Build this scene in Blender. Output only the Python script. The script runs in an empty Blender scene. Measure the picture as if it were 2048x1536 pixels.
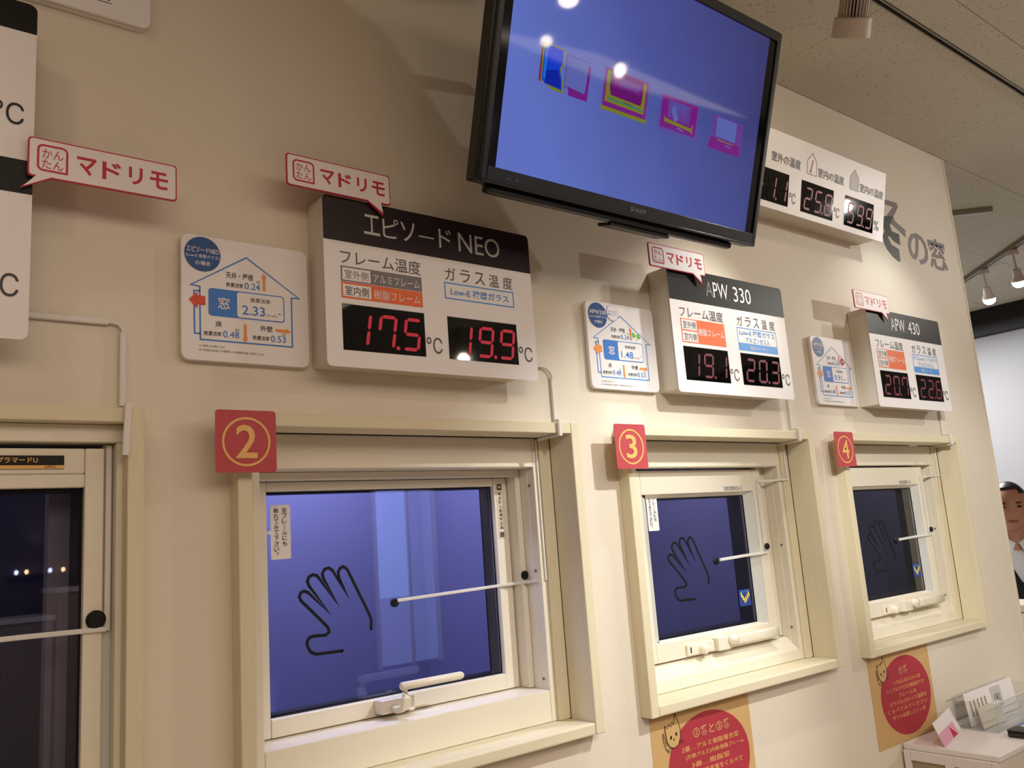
import bpy, bmesh, math, random
from mathutils import Vector, Matrix, Euler
random.seed(4)
SC = bpy.context.scene
COL = SC.collection
R = math.radians

# ------------------------------------------------------------------ camera
CAM = Vector((-0.5805, -1.2201, 1.4936))
right = Vector((0.78454, -0.615913, -0.071758))
up = Vector((-0.054304, -0.183525, 0.981514))
fwd = Vector((0.617696, 0.76614, 0.177429))
cd = bpy.data.cameras.new('camera')
cam = bpy.data.objects.new('camera', cd)
COL.objects.link(cam)
m = Matrix((right, up, -fwd)).transposed().to_4x4()
m.translation = CAM
cam.matrix_world = m
cd.sensor_width = 36.0
cd.lens = 1706.438 / 2048 * 36.0
cd.clip_start = 0.02
SC.camera = cam

# ------------------------------------------------------------------ world, exposure
SC.view_settings.view_transform = 'Standard'
SC.view_settings.look = 'None'
SC.view_settings.gamma = 1.0
SC.view_settings.use_curve_mapping = False
SC.view_settings.exposure = 0.0
w = bpy.data.worlds.new('world'); SC.world = w
w.use_nodes = True
w.node_tree.nodes['Background'].inputs[0].default_value = (0.75, 0.83, 1.0, 1)
w.node_tree.nodes['Background'].inputs[1].default_value = 0.25

WARM = (1.0, 0.79, 0.61)
def light(name, kind, loc, target, power, color=WARM, size=0.06, cone=60, blend=0.6, sy=None):
    d = bpy.data.lights.new(name, kind)
    d.energy = power; d.color = color
    if kind == 'SPOT':
        d.spot_size = R(cone); d.spot_blend = blend; d.shadow_soft_size = size
    elif kind == 'AREA':
        d.size = size
        if sy: d.shape = 'RECTANGLE'; d.size_y = sy
    else:
        d.shadow_soft_size = size
    o = bpy.data.objects.new(name, d); COL.objects.link(o)
    o.location = loc
    o.rotation_euler = (Vector(target) - Vector(loc)).to_track_quat('-Z', 'Y').to_euler()
    return o
# ceiling spots: (fixture position, aim, watts, cone)
SPOTS = [
 ((-0.72, -0.365, 2.55), (-0.75, -0.02, 1.7), 1.2, 100, (1.0, 0.82, 0.66)),
 ((1.15, -0.365, 2.535), (0.80, -0.03, 1.36), 20, 66, (0.96, 0.98, 0.92)),
 ((1.86, -0.365, 2.55), (1.82, -0.02, 1.55), 8, 92, (0.94, 0.98, 0.97)),
 ((-0.20, -2.30, 2.52), (1.00, 0.00, 1.34), 64, 31, (0.93, 0.97, 0.95)),
 ((-0.90, -2.35, 2.52), (2.05, 0.00, 1.38), 310, 18, (0.95, 0.97, 0.93)),
 ((2.22, -2.80, 2.53), (0.60, 0.00, 1.20), 9, 34, (1.0, 0.92, 0.82)),
 ((3.57, -1.37, 2.60), (0.80, 0.00, 1.75), 50, 80, (1.0, 0.94, 0.85)),
 ((1.04, -1.23, 2.50), (0.66, 0.00, 1.20), 76, 46, (0.95, 0.98, 0.95)),
 ((2.36, -2.36, 2.50), (0.20, 0.00, 1.30), 2, 40, (1.0, 0.92, 0.82)),
]
for i, (p, t, wt, cone, c) in enumerate(SPOTS):
    d = (Vector(t) - Vector(p)).normalized()
    light('spot_lamp', 'SPOT', Vector(p) + d * 0.075, t, wt, c, 0.022, cone, 0.75)
light('ceiling_fill', 'AREA', (-0.6, -3.0, 2.64), (-0.6, -3.0, 0), 78, (1.0, 0.80, 0.63), 3.8, sy=2.6)  # added broad fill for the ambient level, no such fixture
light('far_room_lamp', 'AREA', (4.0, 1.4, 2.6), (4.0, 1.4, 0), 80, (1.0, 0.96, 0.92), 0.9, sy=0.9)
light('aisle_fill', 'AREA', (3.9, -4.2, 2.64), (3.9, -4.2, 0), 30, (1.0, 0.86, 0.72), 1.6, sy=1.6)  # added unseen fill, lifts the ceiling by bounce off the floor

# ------------------------------------------------------------------ materials
def lin(c):
    return tuple(((x/255)/12.92 if x/255 <= 0.04045 else ((x/255+0.055)/1.055)**2.4) for x in c)
def mat(name, rgb, rough=0.5, spec=0.4, metal=0.0, emit=0.0, ecol=None, coat=0.0, bump=None, vary=None, alpha=1.0):
    m = bpy.data.materials.new(name); m.use_nodes = True
    nt = m.node_tree; b = nt.nodes['Principled BSDF']
    c = lin(rgb)
    b.inputs['Base Color'].default_value = (*c, 1)
    b.inputs['Roughness'].default_value = rough
    b.inputs['Specular IOR Level'].default_value = spec
    b.inputs['Metallic'].default_value = metal
    b.inputs['Coat Weight'].default_value = coat
    if emit:
        b.inputs['Emission Color'].default_value = (*(lin(ecol) if ecol else c), 1)
        b.inputs['Emission Strength'].default_value = emit
    tc = nt.nodes.new('ShaderNodeTexCoord')
    if vary:                                           # slight real unevenness of the paint or plastic
        sc, amt, stretch = vary
        mp = nt.nodes.new('ShaderNodeMapping'); mp.inputs['Scale'].default_value = stretch
        n = nt.nodes.new('ShaderNodeTexNoise'); n.inputs['Scale'].default_value = sc; n.inputs['Detail'].default_value = 4
        nt.links.new(tc.outputs['Object'], mp.inputs[0]); nt.links.new(mp.outputs[0], n.inputs['Vector'])
        r = nt.nodes.new('ShaderNodeMapRange'); r.inputs[3].default_value = 1 - amt; r.inputs[4].default_value = 1 + amt
        nt.links.new(n.outputs['Fac'], r.inputs[0])
        mx = nt.nodes.new('ShaderNodeVectorMath'); mx.operation = 'SCALE'; mx.inputs[0].default_value = c
        nt.links.new(r.outputs[0], mx.inputs['Scale']); nt.links.new(mx.outputs[0], b.inputs['Base Color'])
    if bump:
        sc, st, dist, stretch = bump
        mp = nt.nodes.new('ShaderNodeMapping'); mp.inputs['Scale'].default_value = stretch
        n = nt.nodes.new('ShaderNodeTexNoise'); n.inputs['Scale'].default_value = sc; n.inputs['Detail'].default_value = 3
        bp = nt.nodes.new('ShaderNodeBump'); bp.inputs['Strength'].default_value = st; bp.inputs['Distance'].default_value = dist
        nt.links.new(tc.outputs['Object'], mp.inputs[0]); nt.links.new(mp.outputs[0], n.inputs['Vector'])
        nt.links.new(n.outputs['Fac'], bp.inputs['Height']); nt.links.new(bp.outputs[0], b.inputs['Normal'])
    return m
M = {}
# wallpaper: woven emboss made of crossed short fibres
def wallpaper(name, rgb, strength=0.35):
    m = mat(name, rgb, 0.42, 0.45); nt = m.node_tree; b = nt.nodes['Principled BSDF']
    tc = nt.nodes.new('ShaderNodeTexCoord'); hs = []
    for stretch in ((260, 1, 1100), (1100, 1, 260)):
        mp = nt.nodes.new('ShaderNodeMapping'); mp.inputs['Scale'].default_value = (stretch[0]*0.55, 1, stretch[2]*0.55)
        n = nt.nodes.new('ShaderNodeTexNoise'); n.inputs['Scale'].default_value = 1.0; n.inputs['Detail'].default_value = 2
        nt.links.new(tc.outputs['Object'], mp.inputs[0]); nt.links.new(mp.outputs[0], n.inputs['Vector'])
        hs.append(n)
    a = nt.nodes.new('ShaderNodeMath'); a.operation = 'MAXIMUM'
    nt.links.new(hs[0].outputs['Fac'], a.inputs[0]); nt.links.new(hs[1].outputs['Fac'], a.inputs[1])
    bp = nt.nodes.new('ShaderNodeBump'); bp.inputs['Strength'].default_value = strength; bp.inputs['Distance'].default_value = 0.0012
    nt.links.new(a.outputs[0], bp.inputs['Height']); nt.links.new(bp.outputs[0], b.inputs['Normal'])
    return m
M['wall'] = wallpaper('cream_wallpaper', (226, 215, 198), 0.6)
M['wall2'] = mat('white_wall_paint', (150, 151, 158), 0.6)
def ceiling_mat():
    m = mat('speckled_ceiling_board', (205, 200, 186), 0.8, 0.2); nt = m.node_tree; b = nt.nodes['Principled BSDF']
    tc = nt.nodes.new('ShaderNodeTexCoord')
    v = nt.nodes.new('ShaderNodeTexNoise'); v.inputs['Scale'].default_value = 150; v.inputs['Detail'].default_value = 3; v.inputs['Roughness'].default_value = 0.65
    nt.links.new(tc.outputs['Object'], v.inputs['Vector'])
    cr = nt.nodes.new('ShaderNodeValToRGB')
    cr.color_ramp.elements[0].position = 0.30; cr.color_ramp.elements[0].color = (*lin((120, 112, 98)), 1)
    cr.color_ramp.elements[1].position = 0.40; cr.color_ramp.elements[1].color = (*lin((205, 200, 186)), 1)
    nt.links.new(v.outputs['Fac'], cr.inputs[0]); nt.links.new(cr.outputs[0], b.inputs['Base Color'])
    bp = nt.nodes.new('ShaderNodeBump'); bp.inputs['Strength'].default_value = 0.4; bp.inputs['Distance'].default_value = 0.002
    nt.links.new(cr.outputs[0], bp.inputs['Height']); nt.links.new(bp.outputs[0], b.inputs['Normal'])
    return m
M['ceil'] = ceiling_mat()
M['wood'] = mat('pale_wood_trim', (222, 211, 182), 0.5, 0.35, vary=(9, 0.05, (14, 14, 1)), bump=(30, 0.12, 0.001, (18, 18, 1)))
M['woodh'] = mat('pale_wood_trim_horizontal', (222, 211, 182), 0.5, 0.35, vary=(9, 0.05, (1, 14, 14)), bump=(30, 0.12, 0.001, (1, 18, 18)))
M['vinyl'] = mat('cream_white_vinyl', (232, 224, 206), 0.35, 0.45)
M['vinyl_grey'] = mat('grey_white_vinyl', (205, 205, 200), 0.35, 0.45)
M['white'] = mat('white_print_panel', (238, 232, 232), 0.38, 0.4)
M['whitebody'] = mat('white_box_body', (222, 214, 200), 0.45)
M['edge'] = mat('dark_panel_edge', (40, 38, 40), 0.4)
M['black'] = mat('black_ink', (26, 24, 26), 0.35)
M['head2'] = mat('umber_header_ink', (44, 33, 37), 0.4, 0.22)
M['head'] = mat('black_header_ink', (26, 24, 22), 0.4, 0.22)
M['grey'] = mat('grey_ink', (88, 82, 80), 0.45)
M['midgrey'] = mat('mid_grey_ink', (118, 112, 114), 0.4)
M['lightink'] = mat('pale_grey_ink', (200, 196, 192), 0.45)
M['shadowink'] = mat('shadow_darkened_ink', (118, 116, 114), 0.4)  # darker copy of the letter ink, television shadow painted into one letter
M['orange'] = mat('orange_ink', (232, 104, 44), 0.4)
M['orange2'] = mat('light_orange_ink', (238, 146, 70), 0.4)
M['paleorange'] = mat('pale_orange_ink', (244, 196, 160), 0.4)
M['redorange'] = mat('red_orange_ink', (214, 70, 44), 0.4)
M['blue'] = mat('blue_ink', (52, 118, 205), 0.4)
M['skyblue'] = mat('sky_blue_ink', (74, 146, 222), 0.4)
M['deepblue'] = mat('deep_blue_ink', (12, 72, 140), 0.4)
M['navy'] = mat('navy_ink', (40, 66, 140), 0.4)
M['crimson'] = mat('crimson_ink', (190, 24, 56), 0.4)
M['bubble'] = mat('white_bubble_board', (236, 226, 226), 0.4)
M['green'] = mat('leaf_green_ink', (110, 200, 70), 0.4)
M['pink'] = mat('flower_pink_ink', (238, 110, 170), 0.4)
M['yellow'] = mat('star_yellow_ink', (240, 216, 90), 0.4)
M['tag'] = mat('red_tag_card', (188, 70, 78), 0.5)
M['tagback'] = mat('tan_card_back', (196, 140, 84), 0.6)
M['gold'] = mat('gold_ink', (232, 184, 108), 0.5)
M['kraft'] = mat('kraft_poster_paper', (204, 166, 112), 0.6, vary=(5, 0.04, (1, 1, 1)))
M['poster_red'] = mat('poster_red_ink', (172, 54, 66), 0.55)
M['dispblack'] = mat('glossy_display_window', (8, 8, 9), 0.03, 0.5)
M['segoff'] = mat('unlit_segment', (15, 12, 13), 0.03, 0.5)
M['segred'] = mat('lit_red_segment', (50, 4, 10), 0.45, emit=0.62, ecol=(200, 26, 50))
M['segred2'] = mat('lit_red_segment_dim', (40, 4, 10), 0.45, emit=0.45, ecol=(150, 30, 55))
M['rubber'] = mat('black_rubber', (10, 10, 11), 0.5, 0.3)
M['blackpl'] = mat('black_tv_plastic', (22, 22, 23), 0.32, 0.5)
M['blackgl'] = mat('black_tv_panel_glass', (10, 10, 14), 0.07, 0.5)
M['conduit'] = mat('white_cable_cover', (224, 220, 214), 0.4)
M['lampwhite'] = mat('white_lamp_metal', (205, 190, 176), 0.45)
M['lampdark'] = mat('dark_lamp_gap', (30, 26, 22), 0.6)
M['lampglow'] = mat('lamp_glow', (255, 240, 215), 0.4, emit=45, ecol=(255, 236, 205))
M['lampglow2'] = mat('cool_lamp_glow', (255, 255, 255), 0.4, emit=14, ecol=(240, 242, 255))
M['bulbwarm'] = mat('warm_bulb', (255, 190, 120), 0.4, emit=22, ecol=(255, 190, 120))
M['alu'] = mat('dull_aluminium', (150, 142, 126), 0.4, 0.5, 0.6)
M['slot'] = mat('dark_rail_slot', (38, 30, 20), 0.6)
M['dark'] = mat('dark_beam_paint', (30, 30, 30), 0.6)
M['floor'] = mat('pale_floor_tile', (182, 172, 158), 0.35, vary=(3, 0.06, (1, 1, 1)))
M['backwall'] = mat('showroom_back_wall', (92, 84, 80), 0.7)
M['skin'] = mat('skin', (184, 132, 108), 0.5)
M['hair'] = mat('black_hair', (14, 12, 13), 0.4)
M['shirt'] = mat('white_shirt_cloth', (222, 222, 226), 0.7)
M['vest'] = mat('black_vest_cloth', (14, 14, 16), 0.8)
M['eye'] = mat('dark_eye', (22, 16, 14), 0.3)
M['lip'] = mat('lip', (160, 86, 80), 0.5)
M['taupe'] = mat('taupe_panel', (168, 152, 128), 0.6)
M['paperpink'] = mat('pink_paper', (222, 160, 184), 0.6)
M['blueband'] = mat('blue_band_paper', (110, 136, 176), 0.6)
M['chamber'] = mat('cold_box_lining', (116, 116, 150), 0.6)
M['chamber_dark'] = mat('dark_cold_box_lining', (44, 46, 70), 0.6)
M['slat'] = mat('grey_reflection_slat', (124, 116, 112), 0.5)
def glass(name, tint, refl, gcol):
    m = bpy.data.materials.new(name); m.use_nodes = True; nt = m.node_tree; nt.nodes.clear()
    o = nt.nodes.new('ShaderNodeOutputMaterial'); mx = nt.nodes.new('ShaderNodeMixShader')
    t = nt.nodes.new('ShaderNodeBsdfTransparent'); g = nt.nodes.new('ShaderNodeBsdfGlossy')
    f0 = nt.nodes.new('ShaderNodeFresnel'); f0.inputs['IOR'].default_value = refl
    ge = nt.nodes.new('ShaderNodeNewGeometry'); iv = nt.nodes.new('ShaderNodeMath'); iv.operation = 'SUBTRACT'; iv.inputs[0].default_value = 1.0
    nt.links.new(ge.outputs['Backfacing'], iv.inputs[1])
    f = nt.nodes.new('ShaderNodeMath'); f.operation = 'MULTIPLY'; nt.links.new(f0.outputs[0], f.inputs[0]); nt.links.new(iv.outputs[0], f.inputs[1])
    t.inputs[0].default_value = (*tint, 1); g.inputs[0].default_value = (*gcol, 1); g.inputs['Roughness'].default_value = 0.015
    nt.links.new(f.outputs[0], mx.inputs[0]); nt.links.new(t.outputs[0], mx.inputs[1]); nt.links.new(g.outputs[0], mx.inputs[2]); nt.links.new(mx.outputs[0], o.inputs[0])
    return m
M['glass'] = glass('coated_blue_glass', (0.78, 0.8, 0.95), 2.0, (0.62, 0.68, 1.0))
M['glass4'] = glass('clear_triple_glass', (0.78, 0.8, 0.84), 1.75, (0.9, 0.92, 1.0))
M['acrylic'] = glass('clear_acrylic', (0.93, 0.94, 0.94), 1.45, (1, 1, 1))
M['acrylic_edge'] = mat('frosted_acrylic_edge', (214, 214, 210), 0.3)

# ------------------------------------------------------------------ mesh helpers
def link(o, parent=None, label=None, cat=None, group=None, kind=None):
    COL.objects.link(o)
    if parent is not None:
        o.parent = parent
        o.matrix_parent_inverse = PINV.get(parent.name, Matrix.Identity(4))
    if label: o['label'] = label; group = group or GROUPS.get(o.name.split('.')[0])
    if cat: o['category'] = cat
    if group: o['group'] = group
    if kind: o['kind'] = kind
    return o
PINV = {}
GROUPS = dict(temperature_sign='temperature signs on the display wall', info_card='house drawing cards beside the signs', number_tag='numbered red tags on the windows', speech_bubble_sign='speech bubble signs', sensor_cable='sensor cable covers', poster='round red posters', touch_sticker='upright speech stickers', energy_sticker='small blue window stickers', frame_label='printed frame labels', ceiling_spotlight='ceiling spotlights', track_lamp='far track lamps', display_cabinet='cabinets by the back wall')
def thing(name, label, cat, loc=(0, 0, 0), group=None, kind=None, local=False):
    o = bpy.data.objects.new(name, None); o.empty_display_size = 0.05
    o.location = loc
    link(o, None, label, cat, group, kind)
    if not local:                      # children are given in world coordinates
        PINV[o.name] = Matrix.Translation(-Vector(loc))
    return o
def mesh_obj(name, verts, faces, material, parent=None, smooth=False, **kw):
    me = bpy.data.meshes.new(name); me.from_pydata([tuple(v) for v in verts], [], faces); me.update()
    me.materials.append(material)
    if smooth:
        for p in me.polygons: p.use_smooth = True
    o = bpy.data.objects.new(name, me)
    return link(o, parent, **kw)
def bm_obj(name, bm, material, parent=None, smooth=False, **kw):
    me = bpy.data.meshes.new(name); bm.to_mesh(me); bm.free()
    me.materials.append(material)
    if smooth:
        for p in me.polygons: p.use_smooth = True
    return link(bpy.data.objects.new(name, me), parent, **kw)
def bx(bm, x0, x1, y0, y1, z0, z1, bev=0.0, seg=1, rot=None):
    x0, x1 = sorted((x0, x1)); y0, y1 = sorted((y0, y1)); z0, z1 = sorted((z0, z1))
    r = bmesh.ops.create_cube(bm, size=1.0)
    vs = r['verts']
    for v in vs:
        v.co = Vector(((x0+x1)/2 + v.co.x*(x1-x0), (y0+y1)/2 + v.co.y*(y1-y0), (z0+z1)/2 + v.co.z*(z1-z0)))
        if rot: v.co = rot @ v.co
    if bev > 0:
        es = list({e for v in vs for e in v.link_edges})
        bmesh.ops.bevel(bm, geom=es, offset=min(bev, 0.45*min(x1-x0, y1-y0, z1-z0)), segments=seg, affect='EDGES', profile=0.5)
def box(name, x0, x1, y0, y1, z0, z1, material, parent=None, bev=0.0, seg=1, **kw):
    bm = bmesh.new(); bx(bm, x0, x1, y0, y1, z0, z1, bev, seg)
    return bm_obj(name, bm, material, parent, **kw)
def cyl(bm, p0, p1, r0, r1=None, n=20, caps=True):
    p0, p1 = Vector(p0), Vector(p1); r1 = r0 if r1 is None else r1
    q = (p1-p0).to_track_quat('Z', 'Y'); rings = []
    for p, r in ((p0, r0), (p1, r1)):
        rings.append([bm.verts.new(p + q @ Vector((r*math.cos(2*math.pi*i/n), r*math.sin(2*math.pi*i/n), 0))) for i in range(n)])
    for i in range(n):
        j = (i+1) % n; bm.faces.new((rings[0][i], rings[0][j], rings[1][j], rings[1][i]))
    if caps:
        bm.faces.new(list(reversed(rings[0]))); bm.faces.new(rings[1])
def lathe(bm, prof, origin=(0, 0, 0), axis=(0, 0, 1), n=24):
    q = Vector(axis).to_track_quat('Z', 'Y'); O = Vector(origin); rings = []
    for r, h in prof:
        rings.append([bm.verts.new(O + q @ Vector((r*math.cos(2*math.pi*i/n), r*math.sin(2*math.pi*i/n), h))) for i in range(n)])
    for a, b in zip(rings, rings[1:]):
        for i in range(n):
            j = (i+1) % n; bm.faces.new((a[i], a[j], b[j], b[i]))
    bm.faces.new(list(reversed(rings[0]))); bm.faces.new(rings[-1])
def sweep(bm, pts, w, h, nrm=(0, -1, 0), n=8):
    """flattened tube along pts; w across, h along nrm"""
    pts = [Vector(p) for p in pts]; N = Vector(nrm); rings = []
    for i, p in enumerate(pts):
        a = pts[max(i-1, 0)]; b = pts[min(i+1, len(pts)-1)]
        t = (b-a).normalized(); nn = (N - t*N.dot(t))
        if nn.length < 1e-3: nn = Vector((1, 0, 0)) - t*t.x
        nn.normalize(); s = t.cross(nn).normalized()
        ring = []
        for k in range(n):
            th = 2*math.pi*(k+0.5)/n
            cx = math.copysign(abs(math.cos(th))**0.45, math.cos(th)); cy = math.copysign(abs(math.sin(th))**0.45, math.sin(th))
            ring.append(bm.verts.new(p + s*cx*w/2 + nn*cy*h/2))
        rings.append(ring)
    for a, b in zip(rings, rings[1:]):
        for i in range(n):
            j = (i+1) % n; bm.faces.new((a[i], a[j], b[j], b[i]))
    bm.faces.new(list(reversed(rings[0]))); bm.faces.new(rings[-1])
def rrect(x0, z0, x1, z1, r, seg=6, corners=(1, 1, 1, 1)):
    """rounded rectangle outline ccw from bottom left; corners = bl, br, tr, tl"""
    out = []
    for (cx, cz, a0, on) in ((x0+r, z0+r, 180, corners[0]), (x1-r, z0+r, 270, corners[1]), (x1-r, z1-r, 0, corners[2]), (x0+r, z1-r, 90, corners[3])):
        if on:
            for k in range(seg+1):
                a = R(a0 + 90*k/seg); out.append((cx + r*math.cos(a), cz + r*math.sin(a)))
        else:
            out.append((x0 if cx < (x0+x1)/2 else x1, z0 if cz < (z0+z1)/2 else z1))
    return out
def prism(name, outline, y0, y1, material, parent=None, bev=0.0, **kw):
    """outline in x,z extruded from front y0 to back y1"""
    n = len(outline); bm = bmesh.new()
    f = [bm.verts.new((x, y0, z)) for x, z in outline]; b = [bm.verts.new((x, y1, z)) for x, z in outline]
    ff = bm.faces.new(f); bm.faces.new(list(reversed(b)))
    for i in range(n):
        j = (i+1) % n; bm.faces.new((f[j], f[i], b[i], b[j]))
    bmesh.ops.recalc_face_normals(bm, faces=bm.faces)
    if bev: bmesh.ops.bevel(bm, geom=[e for e in ff.edges], offset=bev, segments=1, affect='EDGES')
    return bm_obj(name, bm, material, parent, **kw)

# ------------------------------------------------------------------ print builder
_TC = {}
def glyphs(s, bold=0.0):
    k = (s, bold)
    if k not in _TC:
        c = bpy.data.curves.new('tmp', 'FONT'); c.body = s; c.size = 1; c.offset = bold; c.resolution_u = 3
        o = bpy.data.objects.new('tmp', c); COL.objects.link(o)
        dg = bpy.context.evaluated_depsgraph_get()
        me = bpy.data.meshes.new_from_object(o.evaluated_get(dg))
        vs = [(v.co.x, v.co.y) for v in me.vertices]; fs = [tuple(p.vertices) for p in me.polygons]
        bpy.data.objects.remove(o); bpy.data.meshes.remove(me); bpy.data.curves.remove(c)
        _TC[k] = (vs, fs)
    return _TC[k]
SPLIT = {'lit_segment', 'unlit_segment', 'thermal_patch', 'letter', 'dark_letter_stroke', 'star', 'arrow', 'leaf', 'inset_box'}
class Print:
    """flat ink on a plane: u,v coordinates, lifted a fraction of a millimetre per layer"""
    def __init__(s, O=(0, 0, 0), U=(1, 0, 0), V=(0, 0, 1), lift=0.0003):
        s.O, s.U, s.V = Vector(O), Vector(U).normalized(), Vector(V).normalized()
        s.N = s.U.cross(s.V).normalized(); s.lift = lift; s.parts = {}; s.uid = 0
    def _add(s, name, mt, pts, faces, layer):
        s.uid += 1
        vs, fs = s.parts.setdefault((name, mt, s.uid if name in SPLIT or name.endswith('#') else 0), ([], [])); o = len(vs)
        vs += [s.O + s.U*a + s.V*b + s.N*s.lift*layer for a, b in pts]; fs += [tuple(i+o for i in f) for f in faces]
    def poly(s, pts, mt, name='print', layer=1):
        s._add(name, mt, pts, [tuple(range(len(pts)))], layer)
    def rect(s, x0, y0, x1, y1, mt, name='print', layer=1):
        x0, x1 = sorted((x0, x1)); y0, y1 = sorted((y0, y1)); s.poly([(x0, y0), (x1, y0), (x1, y1), (x0, y1)], mt, name, layer)
    def line(s, pts, w, mt, name='print', layer=1, closed=False):
        P = [Vector(p) for p in pts]; n = len(P); out = []; L = []; Rr = []
        for i in range(n):
            if closed: a, b, c = P[i-1], P[i], P[(i+1) % n]
            else: a, b, c = P[max(i-1, 0)], P[i], P[min(i+1, n-1)]
            d1 = (b-a); d2 = (c-b)
            if d1.length < 1e-9: d1 = d2
            if d2.length < 1e-9: d2 = d1
            d1 = d1.normalized(); d2 = d2.normalized(); n1 = Vector((-d1.y, d1.x)); n2 = Vector((-d2.y, d2.x))
            mm = (n1+n2)
            mm = mm.normalized() if mm.length > 1e-6 else n1
            k = 1/max(mm.dot(n1), 0.45)
            L.append(tuple(b + mm*w/2*k)); Rr.append(tuple(b - mm*w/2*k))
        pts2 = L + Rr; fs = []
        for i in range(n if closed else n-1):
            j = (i+1) % n; fs.append((i, n+i, n+j, j))
        s._add(name, mt, pts2, fs, layer)
        if not closed:                                   # round ends
            for p in (P[0], P[-1]): s.disk(p.x, p.y, w/2, mt, name, layer, n=10)
    def disk(s, x, y, r, mt, name='print', layer=1, n=32, ry=None):
        ry = ry or r
        s.poly([(x + r*math.cos(2*math.pi*i/n), y + ry*math.sin(2*math.pi*i/n)) for i in range(n)], mt, name, layer)
    def ring(s, x, y, r, w, mt, name='print', layer=1, n=40, ry=None):
        ry = ry or r
        s.line([(x + r*math.cos(2*math.pi*i/n), y + ry*math.sin(2*math.pi*i/n)) for i in range(n)], w, mt, name, layer, True)
    def text(s, t, x0, y0, x1, y1, mt, bold=0.0, name='lettering', layer=2):
        vs, fs = glyphs(t, bold)
        if not vs: return
        ax = min(v[0] for v in vs); bx_ = max(v[0] for v in vs); ay = min(v[1] for v in vs); by = max(v[1] for v in vs)
        sx = (x1-x0)/max(bx_-ax, 1e-6); sy = (y1-y0)/max(by-ay, 1e-6)
        s._add(name + ('#' if name == 'lettering' and y1-y0 > 0.0062 else ''), mt, [(x0+(a-ax)*sx, y0+(b-ay)*sy) for a, b in vs], fs, layer)
    def vtext(s, t, x0, y0, x1, y1, mt, bold=0.0, name='lettering', layer=2):
        n = len(t); h = (y1-y0)/n
        for i, ch in enumerate(t):
            yt = y1 - i*h
            if ch == 'ー': s.rect((x0+x1)/2-0.0004, yt-h*0.9, (x0+x1)/2+0.0004, yt-h*0.1, mt, name, layer)
            elif ch in '。': s.ring(x1-(x1-x0)*0.3, yt-h*0.25, h*0.13, h*0.08, mt, name, layer, 10)
            else: s.text(ch, x0, yt-h*0.93, x1, yt-h*0.07, mt, bold, name, layer)
    def build(s, parent=None, **kw):
        out = []
        for (name, mt, _u), (vs, fs) in s.parts.items():
            out.append(mesh_obj(name.rstrip('#'), vs, fs, M[mt] if isinstance(mt, str) else mt, parent, **kw))
        return out
SEG = {'0': 'abcdef', '1': 'bc', '2': 'abged', '3': 'abgcd', '4': 'fgbc', '5': 'afgcd', '6': 'afgedc', '7': 'abcf', '8': 'abcdefg', '9': 'abfgcd', ' ': '', '-': 'g'}
def seven(pr, s, x0, y0, pitch, wd, ht, th, on='segred', slant=0.16):
    i = 0; W = wd; H = ht
    for ch in s:
        if ch == '.':
            cx = x0 + i*pitch - (pitch-W)*0.5; pr.disk(cx, y0+th*0.5, th*0.62, on, 'lit_segment', 3, 10); continue
        bx_ = x0 + i*pitch
        def q(pts): return [(bx_ + a + slant*(b), y0 + b) for a, b in pts]
        g = th*0.18; h2 = H/2
        hs = lambda yc: [(g+th*.55, yc), (g+th, yc+th/2), (W-g-th, yc+th/2), (W-g-th*.55, yc), (W-g-th, yc-th/2), (g+th, yc-th/2)]
        vs = lambda xc, ya, yb: [(xc, ya+g), (xc+th/2, ya+g+th/2), (xc+th/2, yb-g-th/2), (xc, yb-g), (xc-th/2, yb-g-th/2), (xc-th/2, ya+g+th/2)]
        S = {'a': hs(H-th/2), 'g': hs(h2), 'd': hs(th/2), 'f': vs(th/2, h2, H-th*.3), 'b': vs(W-th/2, h2, H-th*.3), 'e': vs(th/2, th*.3, h2), 'c': vs(W-th/2, th*.3, h2)}
        for k, pts in S.items():
            lit = k in SEG[ch]
            pr.poly(q(pts), on if lit else 'segoff', 'lit_segment' if lit else 'unlit_segment', 3 if lit else 2)
        i += 1

# ------------------------------------------------------------------ room shell
CEIL = 2.69
WX = [-0.591, 0.2025, 0.994, 1.788]          # window centres
HALF = 0.334; ZB = 1.138; ZT = 1.7015
def wall_with_holes():
    xs = [-3.2]; 
    for c in WX: xs += [c-HALF+0.012, c+HALF-0.012]
    xs += [2.405]; zs = [0, ZB+0.012, ZT-0.012, CEIL]
    bm = bmesh.new()
    for i in range(len(xs)-1):
        for k in range(3):
            if i % 2 == 1 and k == 1: continue
            bx(bm, xs[i], xs[i+1], 0, 0.1, zs[k], zs[k+1])
    bmesh.ops.remove_doubles(bm, verts=bm.verts, dist=1e-5)
    # drop the inner shared faces
    seen = {}
    for f in list(bm.faces):
        key = tuple(round(x, 4) for x in f.calc_center_median()); seen.setdefault(key, []).append(f)
    bmesh.ops.delete(bm, geom=[f for v in seen.values() if len(v) > 1 for f in v], context='FACES')
    return bm
bm_obj('wall_front', wall_with_holes(), M['wall'], kind='structure')
box('trim_1', 2.4045, 2.417, -0.001, 0.101, 0, CEIL-0.001, M['woodh'], kind='structure')
box('floor', -3.4, 8, -5.6, 4.2, -0.06, 0, M['floor'], kind='structure')
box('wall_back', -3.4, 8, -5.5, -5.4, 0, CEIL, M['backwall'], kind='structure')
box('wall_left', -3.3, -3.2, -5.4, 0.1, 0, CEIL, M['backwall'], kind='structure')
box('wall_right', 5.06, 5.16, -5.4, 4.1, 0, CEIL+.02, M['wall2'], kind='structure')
box('wall_rear', -3.3, 5.06, 4.0, 4.1, 0, CEIL, M['wall2'], kind='structure')
box('trim_2', 5.0, 5.06, -5.39, 3.99, 2.529, CEIL-0.003, M['dark'], kind='structure')
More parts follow.
